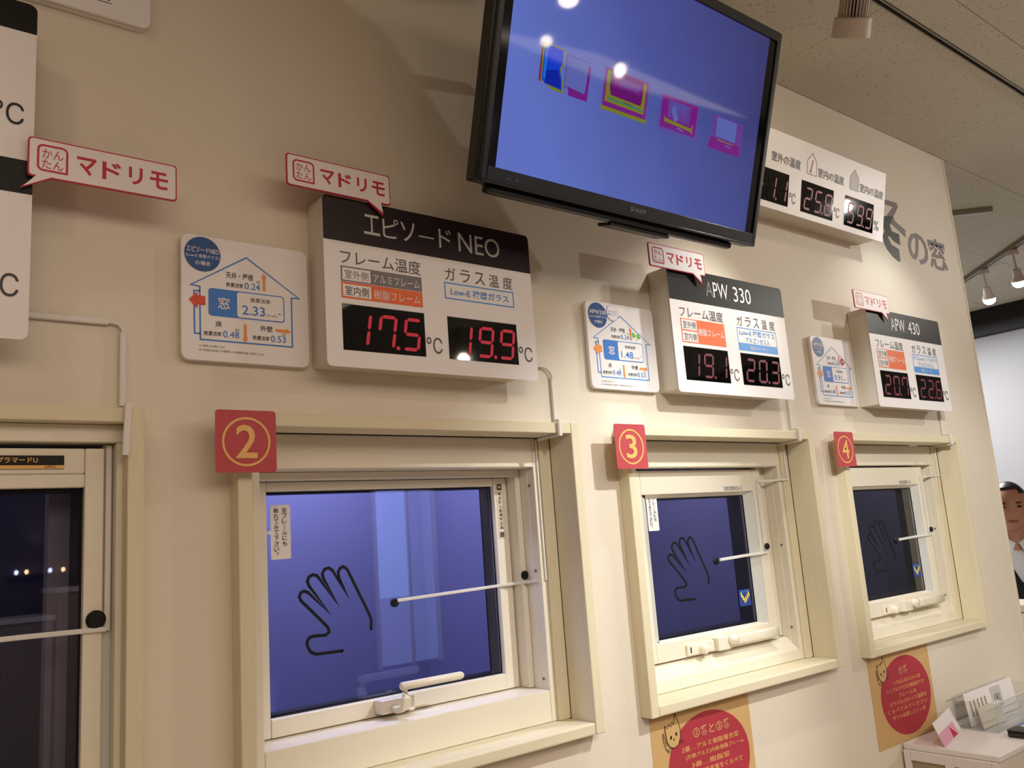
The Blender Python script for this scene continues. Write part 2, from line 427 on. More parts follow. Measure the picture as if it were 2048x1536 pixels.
# ceiling: backing slab and boards with fine open joints
box('ceiling', -3.3, 5.2, -5.5, 4.1, CEIL+0.012, CEIL+0.06, M['ceil'], kind='structure')
CE = bpy.data.objects['ceiling']
def board(x0, x1, y0, y1):
    box('ceiling_board', x0+0.0007, x1-0.0007, y0+0.0007, y1-0.0007, CEIL, CEIL+0.0119, M['ceil'], CE, 0.0008)
xs = [-3.2 + 0.91*i for i in range(10)]
xs[-1] = 5.0
def row(y0, y1, off=0.0, xa=-3.2, xb=5.0):
    x = xa; first = True
    while x < xb - 1e-6:
        nx = min(x + (0.91 - off if first else 0.91), xb); first = False
        board(x, nx, y0, y1); x = nx
row(-0.358, 0.0, 0.0, -3.2, 5.0); row(-0.473, -0.375, 0.0)
y = -0.473
i = 0
while y > -5.3:
    row(max(y-0.455, -5.39), y, 0.455*(i % 2)); y -= 0.455; i += 1
y = 0.0; i = 0
while y < 3.9:
    row(y, min(y+0.455, 3.99), 0.455*(i % 2), 2.42 if y == 0 else -3.2); y += 0.455; i += 1
bpy.data.objects['ceiling_board'].name = 'ceiling_board'
# lighting rail sunk in the ceiling
rl = thing('lighting_rail', 'long slim dark slotted lighting rail sunk in the ceiling along the display wall', 'rail', (1, -0.3665, CEIL))
box('slot', -3.1, 4.98, -0.3715, -0.3615, CEIL+0.003, CEIL+0.0115, M['slot'], rl)
box('edge_strip', -3.1, 4.98, -0.3618, -0.3585, CEIL-0.004, CEIL+0.011, M['alu'], rl)
box('edge_strip', -3.1, 4.98, -0.3745, -0.3714, CEIL-0.004, CEIL+0.011, M['alu'], rl)

# ------------------------------------------------------------------ the windows
def wedge(name, x0, x1, prof, material, parent):
    """profile in y,z swept along x"""
    bm = bmesh.new()
    a = [bm.verts.new((x0, y, z)) for y, z in prof]; b = [bm.verts.new((x1, y, z)) for y, z in prof]
    bm.faces.new(a); bm.faces.new(list(reversed(b)))
    for i in range(len(prof)):
        j = (i+1) % len(prof); bm.faces.new((a[j], a[i], b[i], b[j]))
    bmesh.ops.recalc_face_normals(bm, faces=bm.faces)
    bmesh.ops.bevel(bm, geom=list(bm.edges), offset=0.0012, segments=2, affect='EDGES')
    return bm_obj(name, bm, material, parent)
def casing(c, P):
    x0, x1 = c-HALF, c+HALF; t = 0.0205
    box('side_casing', x0, x0+t+0.001, -0.03, 0.036, ZB, ZT, M['wood'], P, 0.0012)
    box('side_casing', x1-t-0.001, x1, -0.03, 0.036, ZB, ZT, M['wood'], P, 0.0012)
    box('top_casing', x0+t+0.0016, x1-t-0.0018, -0.03, 0.036, ZT-t, ZT-0.0005, M['woodh'], P, 0.0012)
    box('sill_board', x0+t+0.0016, x1-t-0.0022, -0.03, 0.12, ZB, ZB+t, M['woodh'], P, 0.003, 2)
def screw(bm, x, y, z, nx):
    cyl(bm, (x, y, z), (x+nx*0.0008, y, z), 0.0028, n=10)
def chamber(c, material, P, back=0.62, zlo=0.98, zhi=1.86):
    bm = bmesh.new()
    a, b = c-0.385, c+0.385; t = 0.006
    for q in ((a, b, back, back+t, zlo, zhi), (a, a+t, 0.16, back, zlo, zhi), (b-t, b, 0.16, back, zlo, zhi),
              (a, b, 0.16, back, zlo, zlo+t), (a, b, 0.16, back, zhi-t, zhi)):
        bx(bm, *q)
    # front flange closing the gap round the frame
    for q in ((a, c-0.30, 0.155, 0.16, zlo, zhi), (c+0.30, b, 0.155, 0.16, zlo, zhi), (c-0.30, c+0.30, 0.155, 0.16, zlo, ZB+0.03), (c-0.30, c+0.30, 0.155, 0.16, ZT-0.03, zhi)):
        bx(bm, *q)
    return bm_obj('cold_chamber', bm, material, P)
WIN = []
for n in range(4):
    W = thing('window_%d' % (n+1), None, None, (WX[n], 0, ZB), kind='structure'); WIN.append(W)
    casing(WX[n], W)

def frame_common(c, W, hdr=0.056, low=0.056):
    zb = ZB+0.0205; zt = ZT-0.0205
    # wood stops each side
    box('stop_strip', c+0.2850, c+0.3130, 0.037, 0.10, zb+0.0005, zt-0.0005, M['wood'], W, 0.0008)
    box('stop_strip', c-0.3130, c-0.2850, 0.037, 0.10, zb+0.0005, zt-0.0005, M['wood'], W, 0.0008)
    for s in (1, -1):
        bm = bmesh.new()
        xa, xb = (c+0.2725, c+0.2848) if s > 0 else (c-0.2848, c-0.2725)
        bx(bm, xa, xb, 0.043, 0.15, zb+0.0005, zt-0.0005, 0.001)
        bx(bm, xa-0.0009*s if s > 0 else xa, xb if s > 0 else xb+0.0009, 0.0635, 0.085, zb+low, zt-hdr, 0.0004)
        bm_obj('frame_jamb', bm, M['vinyl'], W)
    bm = bmesh.new()
    xr = c+0.2725-0.0009; xl = c-0.2725+0.0009
    for z in (zb+0.075, (zb+zt)/2+0.01, zt-0.09): screw(bm, xr, 0.058, z, -1); screw(bm, xl, 0.058, z, 1)
    bm_obj('frame_screws', bm, M['midgrey'], W)
    # head: tall face, then a thin lip under it
    wedge('frame_head', c-0.2722, c+0.2722, [(0.043, zt-0.0005), (0.043, zt-hdr+0.004), (0.040, zt-hdr+0.003), (0.040, zt-hdr), (0.055, zt-hdr-0.0005), (0.15, zt-hdr), (0.15, zt-0.0005)], M['vinyl'], W)
    return zb, zt

# ---- window 2: fixed-look awning sash with black gasket
def window2(c, W):
    zb, zt = frame_common(c, W)
    wedge('frame_sill', c-0.2722, c+0.2722, [(0.043, zb+0.0005), (0.043, zb+0.056), (0.11, zb+0.0575), (0.15, zb+0.0575), (0.15, zb+0.0005)], M['vinyl'], W)
    gx0, gx1, gz0, gz1 = -0.0315, 0.4275, 1.2455, 1.5955
    for xa, xb in ((0.462, 0.4748), (-0.0698, -0.057)):
        box('inner_jamb', xa, xb, 0.086, 0.15, zb+0.058, zt-0.0565, M['vinyl'], W, 0.001)
    box('inner_head', -0.0565, 0.4615, 0.086, 0.15, 1.612, zt-0.0568, M['vinyl'], W, 0.001)
    sx0, sx1 = -0.056, 0.4585
    box('sash_stile', sx0, gx0, 0.111, 0.135, zb+0.059, 1.611, M['vinyl'], W, 0.0018, 2)
    box('sash_stile', gx1, sx1, 0.111, 0.135, zb+0.059, 1.611, M['vinyl'], W, 0.0018, 2)
    box('sash_rail', gx0+0.0003, gx1-0.0003, 0.112, 0.135, gz1, 1.6108, M['vinyl'], W, 0.0018, 2)
    box('sash_rail', gx0+0.0003, gx1-0.0003, 0.110, 0.135, zb+0.059, gz0, M['vinyl'], W, 0.0018, 2)
    rim(W, gx0, gx1, gz0, gz1, 0.1225)
    box('glass_pane', gx0+0.0002, gx1-0.0002, 0.1230, 0.1240, gz0+0.0002, gz1-0.0002, M['glass'], W)
    chamber(c, M['chamber'], W)
def rim(W, x0, x1, z0, z1, y, depth=0.032, side=0.02):
    """black gasket and outer black frame seen through the pane"""
    bm = bmesh.new(); t = 0.0022
    bx(bm, x0, x1, y-0.001, y+0.0004, z0, z0+t); bx(bm, x0, x1, y-0.001, y+0.0004, z1-t, z1)
    bx(bm, x1-t, x1, y-0.001, y+0.0004, z0, z1); bx(bm, x0, x0+t*0.6, y-0.001, y+0.0004, z0, z1)
    bx(bm, x1-0.004, x1+0.01, y+0.006, y+depth, z0-0.01, z1+0.01); bx(bm, x0-0.01, x0+0.004, y+0.006, y+depth, z0-0.01, z1+0.01)
    bx(bm, x0, x1, y+0.006, y+depth, z1-0.003, z1+0.01); bx(bm, x0, x1, y+0.006, y+depth, z0-0.01, z0+0.003)
    return bm_obj('gasket', bm, M['rubber'], W)
window2(WX[1], WIN[1])

# ---- windows 3 and 4: sash stands proud, dark gap on the right
def window34(c, W, yg, cham, gl):
    zb, zt = frame_common(c, W, 0.0585, 0.03)
    wedge('frame_sill', c-0.2722, c+0.2722, [(0.043, zb+0.0005), (0.043, zb+0.024), (0.05, zb+0.0275), (0.076, zb+0.051), (0.15, zb+0.053), (0.15, zb+0.0005)], M['vinyl'], W)
    gx0, gx1, gz0, gz1 = c-0.173, c+0.173, 1.2565, 1.557
    for s in (1, -1):
        xa, xb = (c+0.242, c+0.2724) if s > 0 else (c-0.2724, c-0.242)
        box('inner_jamb', xa, xb, 0.087, 0.15, zb+0.054, zt-0.059, M['vinyl'], W, 0.001)
        xa, xb = (c+0.231, c+0.2418) if s > 0 else (c-0.2418, c-0.231)
        box('black_gap', xa, xb, 0.10, 0.14, zb+0.054, zt-0.06, M['rubber'], W)
    ys = yg-0.016
    stz0, stz1 = zb+0.0545, zt-0.0635
    for s in (1, -1):
        xo = c+s*0.232; xi = c+s*0.199; xg = c+s*0.173
        bm = bmesh.new(); bx(bm, min(xo, xi), max(xo, xi), ys, ys+0.05, stz0, stz1, 0.002, 2)
        bm_obj('sash_stile', bm, M['vinyl'], W)
        bm = bmesh.new()                                   # bevelled glazing bead
        v = [bm.verts.new(p) for p in ((xi, ys+0.003, gz0-0.012), (xg, yg-0.001, gz0), (xg, yg-0.001, gz1), (xi, ys+0.003, gz1+0.012))]
        bm.faces.new(v if s < 0 else v[::-1])
        v2 = [bm.verts.new(p) for p in ((xi, ys+0.03, gz0-0.012), (xg, ys+0.03, gz0), (xg, ys+0.03, gz1), (xi, ys+0.03, gz1+0.012))]
        bm.faces.new((v[1], v2[1], v2[2], v[2]))
        bm_obj('glazing_bead', bm, M['vinyl_grey'], W)
    box('sash_rail', c-0.1988, c+0.1988, ys, ys+0.05, gz1+0.008, stz1, M['vinyl'], W, 0.002, 2)
    box('sash_rail', c-0.1988, c+0.1988, ys, ys+0.05, stz0, gz0-0.004, M['vinyl'], W, 0.002, 2)
    for (z0, z1) in ((gz1+0.0085, gz1), (gz0-0.0045, gz0)):
        bm = bmesh.new()
        v = [bm.verts.new(p) for p in ((c-0.185, ys+0.003, z0), (c+0.185, ys+0.003, z0), (gx1, yg-0.001, z1), (gx0, yg-0.001, z1))]
        bm.faces.new(v); bmesh.ops.recalc_face_normals(bm, faces=bm.faces)
        bm_obj('glazing_bead', bm, M['vinyl'], W)
    rim(W, gx0, gx1, gz0, gz1, yg-0.0005, 0.045)
    box('glass_pane', gx0+0.0002, gx1-0.0002, yg, yg+0.001, gz0+0.0002, gz1-0.0002, gl, W)
    chamber(c, cham, W)
    return ys, yg
YS3, YG3 = window34(WX[2], WIN[2], 0.084, M['chamber'], M['glass'])
YS4, YG4 = window34(WX[3], WIN[3], 0.068, M['chamber_dark'], M['glass4'])
# slats added inside the fourth chamber to imitate the room's reflection
sh = thing('reflection_slats', 'grey slats added behind the farthest glass to imitate a room reflection', 'stand-in', (1.93, 0.4, 0.99))
z = 0.99; k = 0
while z < 1.80:
    box('slat', 1.70, 2.155, 0.40, 0.406, z+0.001, z+0.0235, M['slat'], sh, 0.002); z += 0.025; k += 1
for x in (1.80, 1.92, 2.04): box('upright_strip', x, x+0.004, 0.396, 0.3995, 0.99, 1.80, M['edge'], sh)
box('bottom_bar', 1.70, 2.155, 0.398, 0.408, 0.9865, 0.9905, M['slat'], sh)

# ---- window 1: flush sliding window
def window1(c, W):
    zb, zt = ZB+0.0205, ZT-0.0205
    x1 = c+0.3130; x0 = c-0.3130
    box('frame_head', x0, x1, -0.008, 0.10, 1.657, zt-0.0005, M['vinyl'], W, 0.001)
    box('frame_sill', x0, x1, -0.008, 0.10, zb+0.0005, 1.185, M['vinyl'], W, 0.001)
    box('frame_jamb', -0.2865, x1, -0.008, 0.10, 1.1855, 1.6565, M['vinyl'], W, 0.001)
    box('frame_jamb', x0, x0+0.0085, -0.008, 0.10, 1.1855, 1.6565, M['vinyl'], W, 0.001)
    box('jamb_recess', -0.2985, -0.2868, 0.012, 0.09, 1.186, 1.656, M['vinyl_grey'], W)
    # right sash
    gx0, gx1, gz0, gz1 = -0.585, -0.3225, 1.235, 1.599
    box('sash_stile', gx1, -0.2995, 0.002, 0.035, 1.188, 1.650, M['vinyl'], W, 0.0015, 2)
    box('sash_stile', gx0-0.03, gx0, 0.002, 0.035, 1.188, 1.650, M['vinyl'], W, 0.0015, 2)
    box('sash_rail', gx0+0.0002, gx1-0.0002, 0.004, 0.033, 1.617, 1.650, M['vinyl'], W, 0.0012)
    box('sash_rail', gx0+0.0002, gx1-0.0002, 0.003, 0.034, gz1, 1.6165, M['vinyl'], W, 0.0012)
    box('sash_rail', gx0+0.0002, gx1-0.0002, 0.003, 0.034, 1.188, gz0, M['vinyl'], W, 0.0012)
    rim(W, gx0, gx1, gz0, gz1, 0.0135, 0.05)
    box('glass_pane', gx0+0.0002, gx1-0.0002, 0.014, 0.015, gz0, gz1, M['glass'], W)
    # left sash, behind
    box('sash_stile', -0.625, -0.600, 0.045, 0.075, 1.188, 1.650, M['vinyl'], W, 0.0015)
    box('sash_stile', -0.893, -0.865, 0.045, 0.075, 1.188, 1.650, M['vinyl'], W, 0.0015)
    box('sash_rail', -0.864, -0.626, 0.046, 0.074, 1.60, 1.650, M['vinyl'], W, 0.0012)
    box('sash_rail', -0.864, -0.626, 0.046, 0.074, 1.188, 1.235, M['vinyl'], W, 0.0012)
    box('glass_pane', -0.864, -0.626, 0.058, 0.059, 1.2355, 1.5995, M['glass'], W)
    # outer frame rail seen through the pane beside the stile
    box('outer_stile', -0.352, -0.326, 0.070, 0.095, 1.186, 1.655, M['taupe'], W)
    chamber(c, M['chamber_dark'], W)
window1(WX[0], WIN[0])

# chamber lamps: cool strip inside each cold chamber
for c, pw, col in ((WX[1], 6.0, (0.80, 0.80, 1.0)), (WX[2], 3.0, (0.86, 0.80, 0.92)), (WX[3], 6.0, (0.98, 0.9, 0.86)), (WX[0], 0.8, (0.8, 0.75, 1.0))):
    light('chamber_lamp', 'AREA', (c, 0.38, 1.845), (c, 0.38, 1.0), pw, col, 0.5, sy=0.2)

# ---- handles
def handle2():
    W = WIN[1]
    h = thing('tmp', None, None); bpy.data.objects.remove(h)
    bm = bmesh.new()
    bx(bm, 0.147, 0.205, 0.085, 0.1105, 1.2225, 1.245, 0.003, 2)
    hd = bm_obj('handle', bm, M['vinyl'], W)
    bm = bmesh.new()
    # curved riser
    pts = [(0.172, 0.096, 1.231), (0.172, 0.07, 1.229), (0.172, 0.052, 1.235), (0.172, 0.047, 1.25), (0.172, 0.051, 1.268)]
    sweep(bm, pts, 0.016, 0.010, (0, 0, 1), 12)
    bmesh.ops.recalc_face_normals(bm, faces=bm.faces)
    o = bm_obj('riser', bm, M['vinyl'], hd)
    bm = bmesh.new()
    lathe(bm, [(0.004, -0.0015), (0.0066, 0.001), (0.0066, 0.118), (0.0045, 0.1225), (0.001, 0.1235)], (0.166, 0.051, 1.2685), (1, 0, 0), 16)
    bm_obj('lever', bm, M['vinyl'], hd, True)
    box('latch_plate', 0.200, 0.2105, 0.0845, 0.1105, 1.2215, 1.2465, M['vinyl'], hd, 0.001)
handle2()
def handle34(c, W, ys):
    x = c-0.994
    bm = bmesh.new()
    bx(bm, x+0.885, x+0.975, ys-0.007, ys-0.0001, 1.2165, 1.2395, 0.002, 2)
    hd = bm_obj('handle', bm, M['vinyl'], W)
    bm = bmesh.new(); bx(bm, x+0.893, x+0.8965, ys-0.0075, ys-0.006, 1.222, 1.234)
    bm_obj('slot', bm, M['edge'], hd)
    bm = bmesh.new(); lathe(bm, [(0.011, 0), (0.0105, 0.012), (0.007, 0.0155), (0.002, 0.0165)], (x+0.93, ys-0.0068, 1.226), (0, -1, 0), 16)
    bx(bm, x+0.922, x+0.950, ys-0.019, ys-0.007, 1.221, 1.231, 0.002)
    bm_obj('thumb_latch', bm, M['vinyl'], hd)
    bm = bmesh.new(); bx(bm, x+0.976, x+1.018, ys-0.018, ys-0.0002, 1.2155, 1.2435, 0.002, 2)
    bm_obj('hub_block', bm, M['vinyl'], hd)
    bm = bmesh.new()
    lathe(bm, [(0.002, -0.017), (0.008, -0.013), (0.0115, -0.006), (0.0125, 0.004)], (x+1.026, ys-0.022, 1.236), (1, 0, 0), 16)
    sweep(bm, [(x+1.022, ys-0.024, 1.2345), (x+1.06, ys-0.024, 1.234), (x+1.12, ys-0.022, 1.233), (x+1.193, ys-0.02, 1.232)], 0.012, 0.022, (0, 0, 1), 12)
    bmesh.ops.recalc_face_normals(bm, faces=bm.faces)
    bm_obj('lever', bm, M['vinyl'], hd, True)
handle34(WX[2], WIN[2], YS3)
handle34(WX[3], WIN[3], YS4)

# ---- hand outline stickers
HANDPTS = [(0.099, 1.330), (0.052, 1.331), (0.043, 1.335), (0.038, 1.343), (0.036, 1.351), (0.040, 1.358), (0.047, 1.360), (0.070, 1.359), (0.076, 1.363), (0.074, 1.371), (0.050, 1.396), (0.028, 1.418), (0.025, 1.425), (0.028, 1.431), (0.034, 1.433), (0.041, 1.430), (0.078, 1.393),
           (0.043, 1.440), (0.040, 1.448), (0.043, 1.455), (0.050, 1.458), (0.057, 1.456), (0.062, 1.450), (0.094, 1.405), (0.069, 1.450), (0.067, 1.458), (0.071, 1.465), (0.079, 1.467), (0.086, 1.462), (0.114, 1.414), (0.097, 1.450), (0.096, 1.458), (0.100, 1.465), (0.106, 1.467), (0.113, 1.462), (0.151, 1.385), (0.155, 1.374), (0.154, 1.359)]
def hand(dx, y, label, sz=1.0):
    pr = Print((0, y, 0))
    pts = [(a+dx, 1.398+(b-1.398)*sz) for a, b in HANDPTS]
    pr.line(pts, 0.0052, 'rubber', 'hand_outline_sticker', 1)
    o = pr.build()[0]
    o['label'] = label; o['category'] = 'sticker'
    # a real film has thickness
    md = o.modifiers.new('film', 'SOLIDIFY'); md.thickness = 0.0002
hand(-0.567, 0.0135, 'black hand outline cut off by the photo border, only its little finger edge in view')
hand(0.0, 0.1225, 'large black hand outline on the bluest glass, below the tag numbered two')
hand(0.852, YG3-0.0005, 'black hand outline on the middle glass, below the tag numbered three')
hand(1.662, YG4-0.0005, 'narrow black hand outline on the dark grey glass of the farthest window')

# ---- vertical stickers
def vsticker(x, y, label, tail=True):
    t = thing('touch_sticker', label, 'sticker', (x+0.017, y, 1.46))
    out = rrect(x, 1.487, x+0.034, 1.5745, 0.003)
    if tail: out = rrect(x, 1.487, x+0.034, 1.5745, 0.003, 6)[:-0 or None]; out = out + [(x, 1.534), (x-0.0075, 1.530), (x, 1.527)]
    prism('backing', out, y-0.0012, y-0.0002, M['white'], t)
    pr = Print((0, y-0.0013, 0))
    pr.vtext('窓フレームにも', x+0.0195, 1.5075, x+0.0275, 1.5700, 'black', 0.005)
    pr.vtext('触れてみて下さい。', x+0.0055, 1.4900, x+0.0135, 1.5700, 'black', 0.005)
    pr.build(t)
vsticker(-0.0215, 0.1222, 'white upright speech sticker with a pointed tail on the nearer blue glass')
vsticker(0.8225-0.0, YG3-0.001, 'white upright speech sticker partly hidden behind the casing of window three', False)
# ---- blue logo stickers
def bluest(x0, x1, z0, z1, y, label):
    t = thing('energy_sticker', label, 'sticker', ((x0+x1)/2, y, z0))
    box('backing', x0, x1, y-0.0006, y-0.0001, z0, z1, M['navy'], t)
    pr = Print((x0, y-0.0007, z0)); w_ = x1-x0; h_ = z1-z0
    pr.text('GLASS', w_*.15, h_*.82, w_*.85, h_*.94, 'skyblue', 0.02)
    for a, b in ((.2, .68), (.32, .5), (.44, .34), (.58, .42), (.72, .56), (.84, .7)):
        pr.poly([(w_*a-.0025, h_*b+.006), (w_*a+.002, h_*b+.005), (w_*a+.0035, h_*b-.005), (w_*a-.001, h_*b-.006)], 'yellow', 'star', 1)
    pr.text('4', w_*.46, h_*.1, w_*.56, h_*.24, 'skyblue')
    pr.build(t)
bluest(1.108, 1.151, 1.297, 1.335, YG3-0.0012, 'square blue sticker with yellow stars below the middle hand outline')
bluest(1.905, 1.948, 1.297, 1.335, YG4-0.0012, 'square blue sticker with yellow stars on the dark grey glass')
# ---- small frame labels
t = thing('frame_label', 'narrow upright printed label on the sash stile of the bluest window', 'label', (0.440, 0.111, 1.494))
box('backing', 0.4335, 0.4475, 0.1102, 0.1109, 1.494, 1.602, M['whitebody'], t)
pr = Print((0.4335, 0.1101, 1.494)); pr.rect(.0015, .094, .0125, .105, 'black'); pr.rect(.004, .097, .010, .102, 'lightink', 'print', 2)
pr.rect(.002, .003, .012, .013, 'grey')
pr.vtext('特定防火設備対応品', .003, .018, .011, .090, 'grey', 0.01); pr.build(t)
for x, ys, lab in ((1.078, YS3, 'faint grey printed label on the top rail of the middle window'), (1.872, YS4, 'faint grey printed label on the top rail of the farthest window')):
    t = thing('frame_label', lab, 'label', (x+.035, ys, 1.568))
    box('backing', x, x+.072, ys-.0006, ys-.0001, 1.5685, 1.5785, M['lightink'], t)
    pr = Print((x, ys-.0007, 1.5685)); pr.text('注意 高断熱窓', .003, .0055, .05, .009, 'grey'); pr.text('取扱いは説明書による', .003, .001, .06, .0045, 'grey')
    pr.build(t)
# gold plate on window 1
t = thing('name_plate', 'black and gold name strip on the top rail of the nearest window', 'plate', (-0.42, 0.003, 1.62))
box('backing', -0.56, -0.3475, 0.0022, 0.0037, 1.6235, 1.6405, M['head'], t)
pr = Print((-0.56, 0.0021, 1.6225))
pr.rect(0, 0.001, .2125, .0055, 'gold', 'gold_band'); pr.text('プラマードU', .137, .0085, .182, .0160, 'gold', 0.02)
pr.text('窓', .119, .0085, .1285, .0160, 'gold', 0.01); pr.text('MADE', .190, .0095, .205, .0145, 'edge'); pr.text('inPVC', .190, .002, .203, .0050, 'black', layer=3)
pr.build(t)

# ------------------------------------------------------------------ sensor cables
def cable(name, label, paths, dots, dotr=None):
    t = thing(name, label, 'cable', paths[0][0][0])
    for pts, w_, h_, nrm in paths:
        bm = bmesh.new(); sweep(bm, pts, w_, h_, nrm); bmesh.ops.recalc_face_normals(bm, faces=bm.faces)
        bm_obj('cable_cover', bm, M['conduit'], t)
    for (x, y, z, r) in dots:
        bm = bmesh.new(); lathe(bm, [(r, 0), (r, 0.003), (r*0.8, 0.0048)], (x, y, z), (0, -1, 0), 24)
        bm_obj('sensor_pad', bm, M['rubber'], t, False)
F = (0, -1, 0)
def arc(cx, cz, r, a0, a1, y, n=5): return [(cx+r*math.cos(R(a0+(a1-a0)*i/n)), y, cz+r*math.sin(R(a0+(a1-a0)*i/n))) for i in range(n+1)]
cable('sensor_cable', 'white cable cover bending down from the tall banded sign to the nearest window', [
    ([(-0.420, -0.0045, 1.8225), (-0.2985, -0.0045, 1.8225)], 0.0085, 0.006, F),
    ([(-0.2985, -0.005, 1.8225)] + arc(-0.293, 1.809, 0.0135, 88, 0, -0.005), 0.0045, 0.005, F),
    ([(-0.2795, -0.0045, 1.809), (-0.2795, -0.0045, 1.7075)], 0.0085, 0.006, F),
    ([(-0.2790, -0.0335, 1.7065), (-0.2825, -0.0340, 1.637)], 0.0085, 0.005, F),
    ([(-0.2925, 0.0085, 1.655), (-0.2925, 0.0085, 1.414)], 0.0075, 0.005, F),
    ([(-0.296, -0.001, 1.4165), (-0.325, 0.0005, 1.417), (-0.385, 0.008, 1.4175), (-0.50, 0.008, 1.418)], 0.0065, 0.005, F)],
    [(-0.3075, 0.0015, 1.4295, 0.0118), (-0.4985, 0.0105, 1.412, 0.0105)])
cable('sensor_cable', 'white cable cover curling from the umber headed sign into the window tagged two', [
    ([(0.416, -0.006, 1.813), (0.470, -0.007, 1.8135)] + arc(0.474, 1.789, 0.0245, 80, 5, -0.007), 0.005, 0.0045, F),
    ([(0.4985, -0.0045, 1.793), (0.4985, -0.0045, 1.708)], 0.0075, 0.007, F),
    ([(0.4985, -0.009, 1.709), (0.492, -0.022, 1.7065), (0.4835, -0.034, 1.7055)], 0.006, 0.004, (0, 0, 1)),
    ([(0.4815, -0.0345, 1.7065), (0.4815, -0.0345, 1.6755)], 0.0085, 0.008, F),
    ([(0.4805, -0.034, 1.677), (0.4865, 0.036, 1.6775)], 0.006, 0.005, (0, 0, -1)),
    ([(0.4835, 0.0405, 1.676), (0.4835, 0.0405, 1.412)], 0.004, 0.004, F),
    ([(0.4825, 0.0415, 1.4125), (0.4700, 0.064, 1.4105), (0.4665, 0.083, 1.409), (0.452, 0.100, 1.408), (0.430, 0.1085, 1.407), (0.400, 0.1175, 1.4055), (0.205, 0.1175, 1.401)], 0.0055, 0.004, F)],
    [(0.4680, 0.0855, 1.4225, 0.0082), (0.2020, 0.1222, 1.3975, 0.0075)])
def cable34(dx, ys, yg, label):
    cable('sensor_cable', label, [
    ([(1.2785+dx, -0.0045, 1.785), (1.2785+dx, -0.0045, 1.708)], 0.0055, 0.006, F),
    ([(1.2785+dx, -0.009, 1.709), (1.270+dx, -0.022, 1.7065), (1.262+dx, -0.034, 1.7055)], 0.006, 0.004, (0, 0, 1)),
    ([(1.2610+dx, -0.0345, 1.7065), (1.2610+dx, -0.0345, 1.6755)], 0.0085, 0.008, F),
    ([(1.2605+dx, -0.034, 1.677), (1.2840+dx, 0.036, 1.6775)], 0.006, 0.005, (0, 0, -1)),
    ([(1.2900+dx, 0.0345, 1.676), (1.2900+dx, 0.0345, 1.588)], 0.0055, 0.005, F),
    ([(1.2920+dx, 0.0335, 1.589), (1.262+dx, 0.040, 1.5885), (1.232+dx, ys-0.010, 1.5880), (1.205+dx, ys-0.004, 1.5875)], 0.006, 0.005, F),
    ([(1.2080+dx, ys-0.0025, 1.587), (1.2080+dx, ys-0.0025, 1.420)], 0.009, 0.005, F),
    ([(1.2130+dx, ys-0.004, 1.4155), (1.190+dx, ys-0.003, 1.4145), (1.150+dx, yg-0.006, 1.413), (1.048+dx, yg-0.005, 1.4095)], 0.0068, 0.005, F)],
    [(1.2100+dx, ys-0.006, 1.4300, 0.0078), (1.0385+dx, yg-0.0008, 1.4070, 0.0082)])
cable34(0.0, YS3, YG3, 'white cable cover dropping into the window tagged three')
cable34(0.7975, YS4, YG4, 'white cable cover dropping into the farthest window, tagged four')

# ------------------------------------------------------------------ number tags
def tag(x0, num, label):
    t = thing('number_tag', label, 'tag', (x0+0.044, -0.05, 1.611))
    prism('card', rrect(x0, 1.611, x0+0.088, 1.6995, 0.005), -0.0500, -0.0492, M['tag'], t)
    prism('card_back', rrect(x0+.0005, 1.6115, x0+0.0875, 1.699, 0.005), -0.0491, -0.0488, M['tagback'], t)
    box('foam_spacer', x0+0.050, x0+0.078, -0.0487, -0.0302, 1.655, 1.675, M['whitebody'], t)
    pr = Print((x0+0.044, -0.0501, 1.6545))
    pr.ring(0, 0, 0.0335, 0.0032, 'gold', 'ring')
    pr.text(num, -0.0155, -0.0235, 0.0155, 0.0240, 'gold', 0.014, 'numeral')
    pr.build(t)
tag(-0.1695, '2', 'largest looking square red card, with a gold circled two')
tag(0.6095, '3', 'square red card with a gold circled three on the middle window corner')
tag(1.3890, '4', 'square red card with a gold circled four on the farthest window corner')

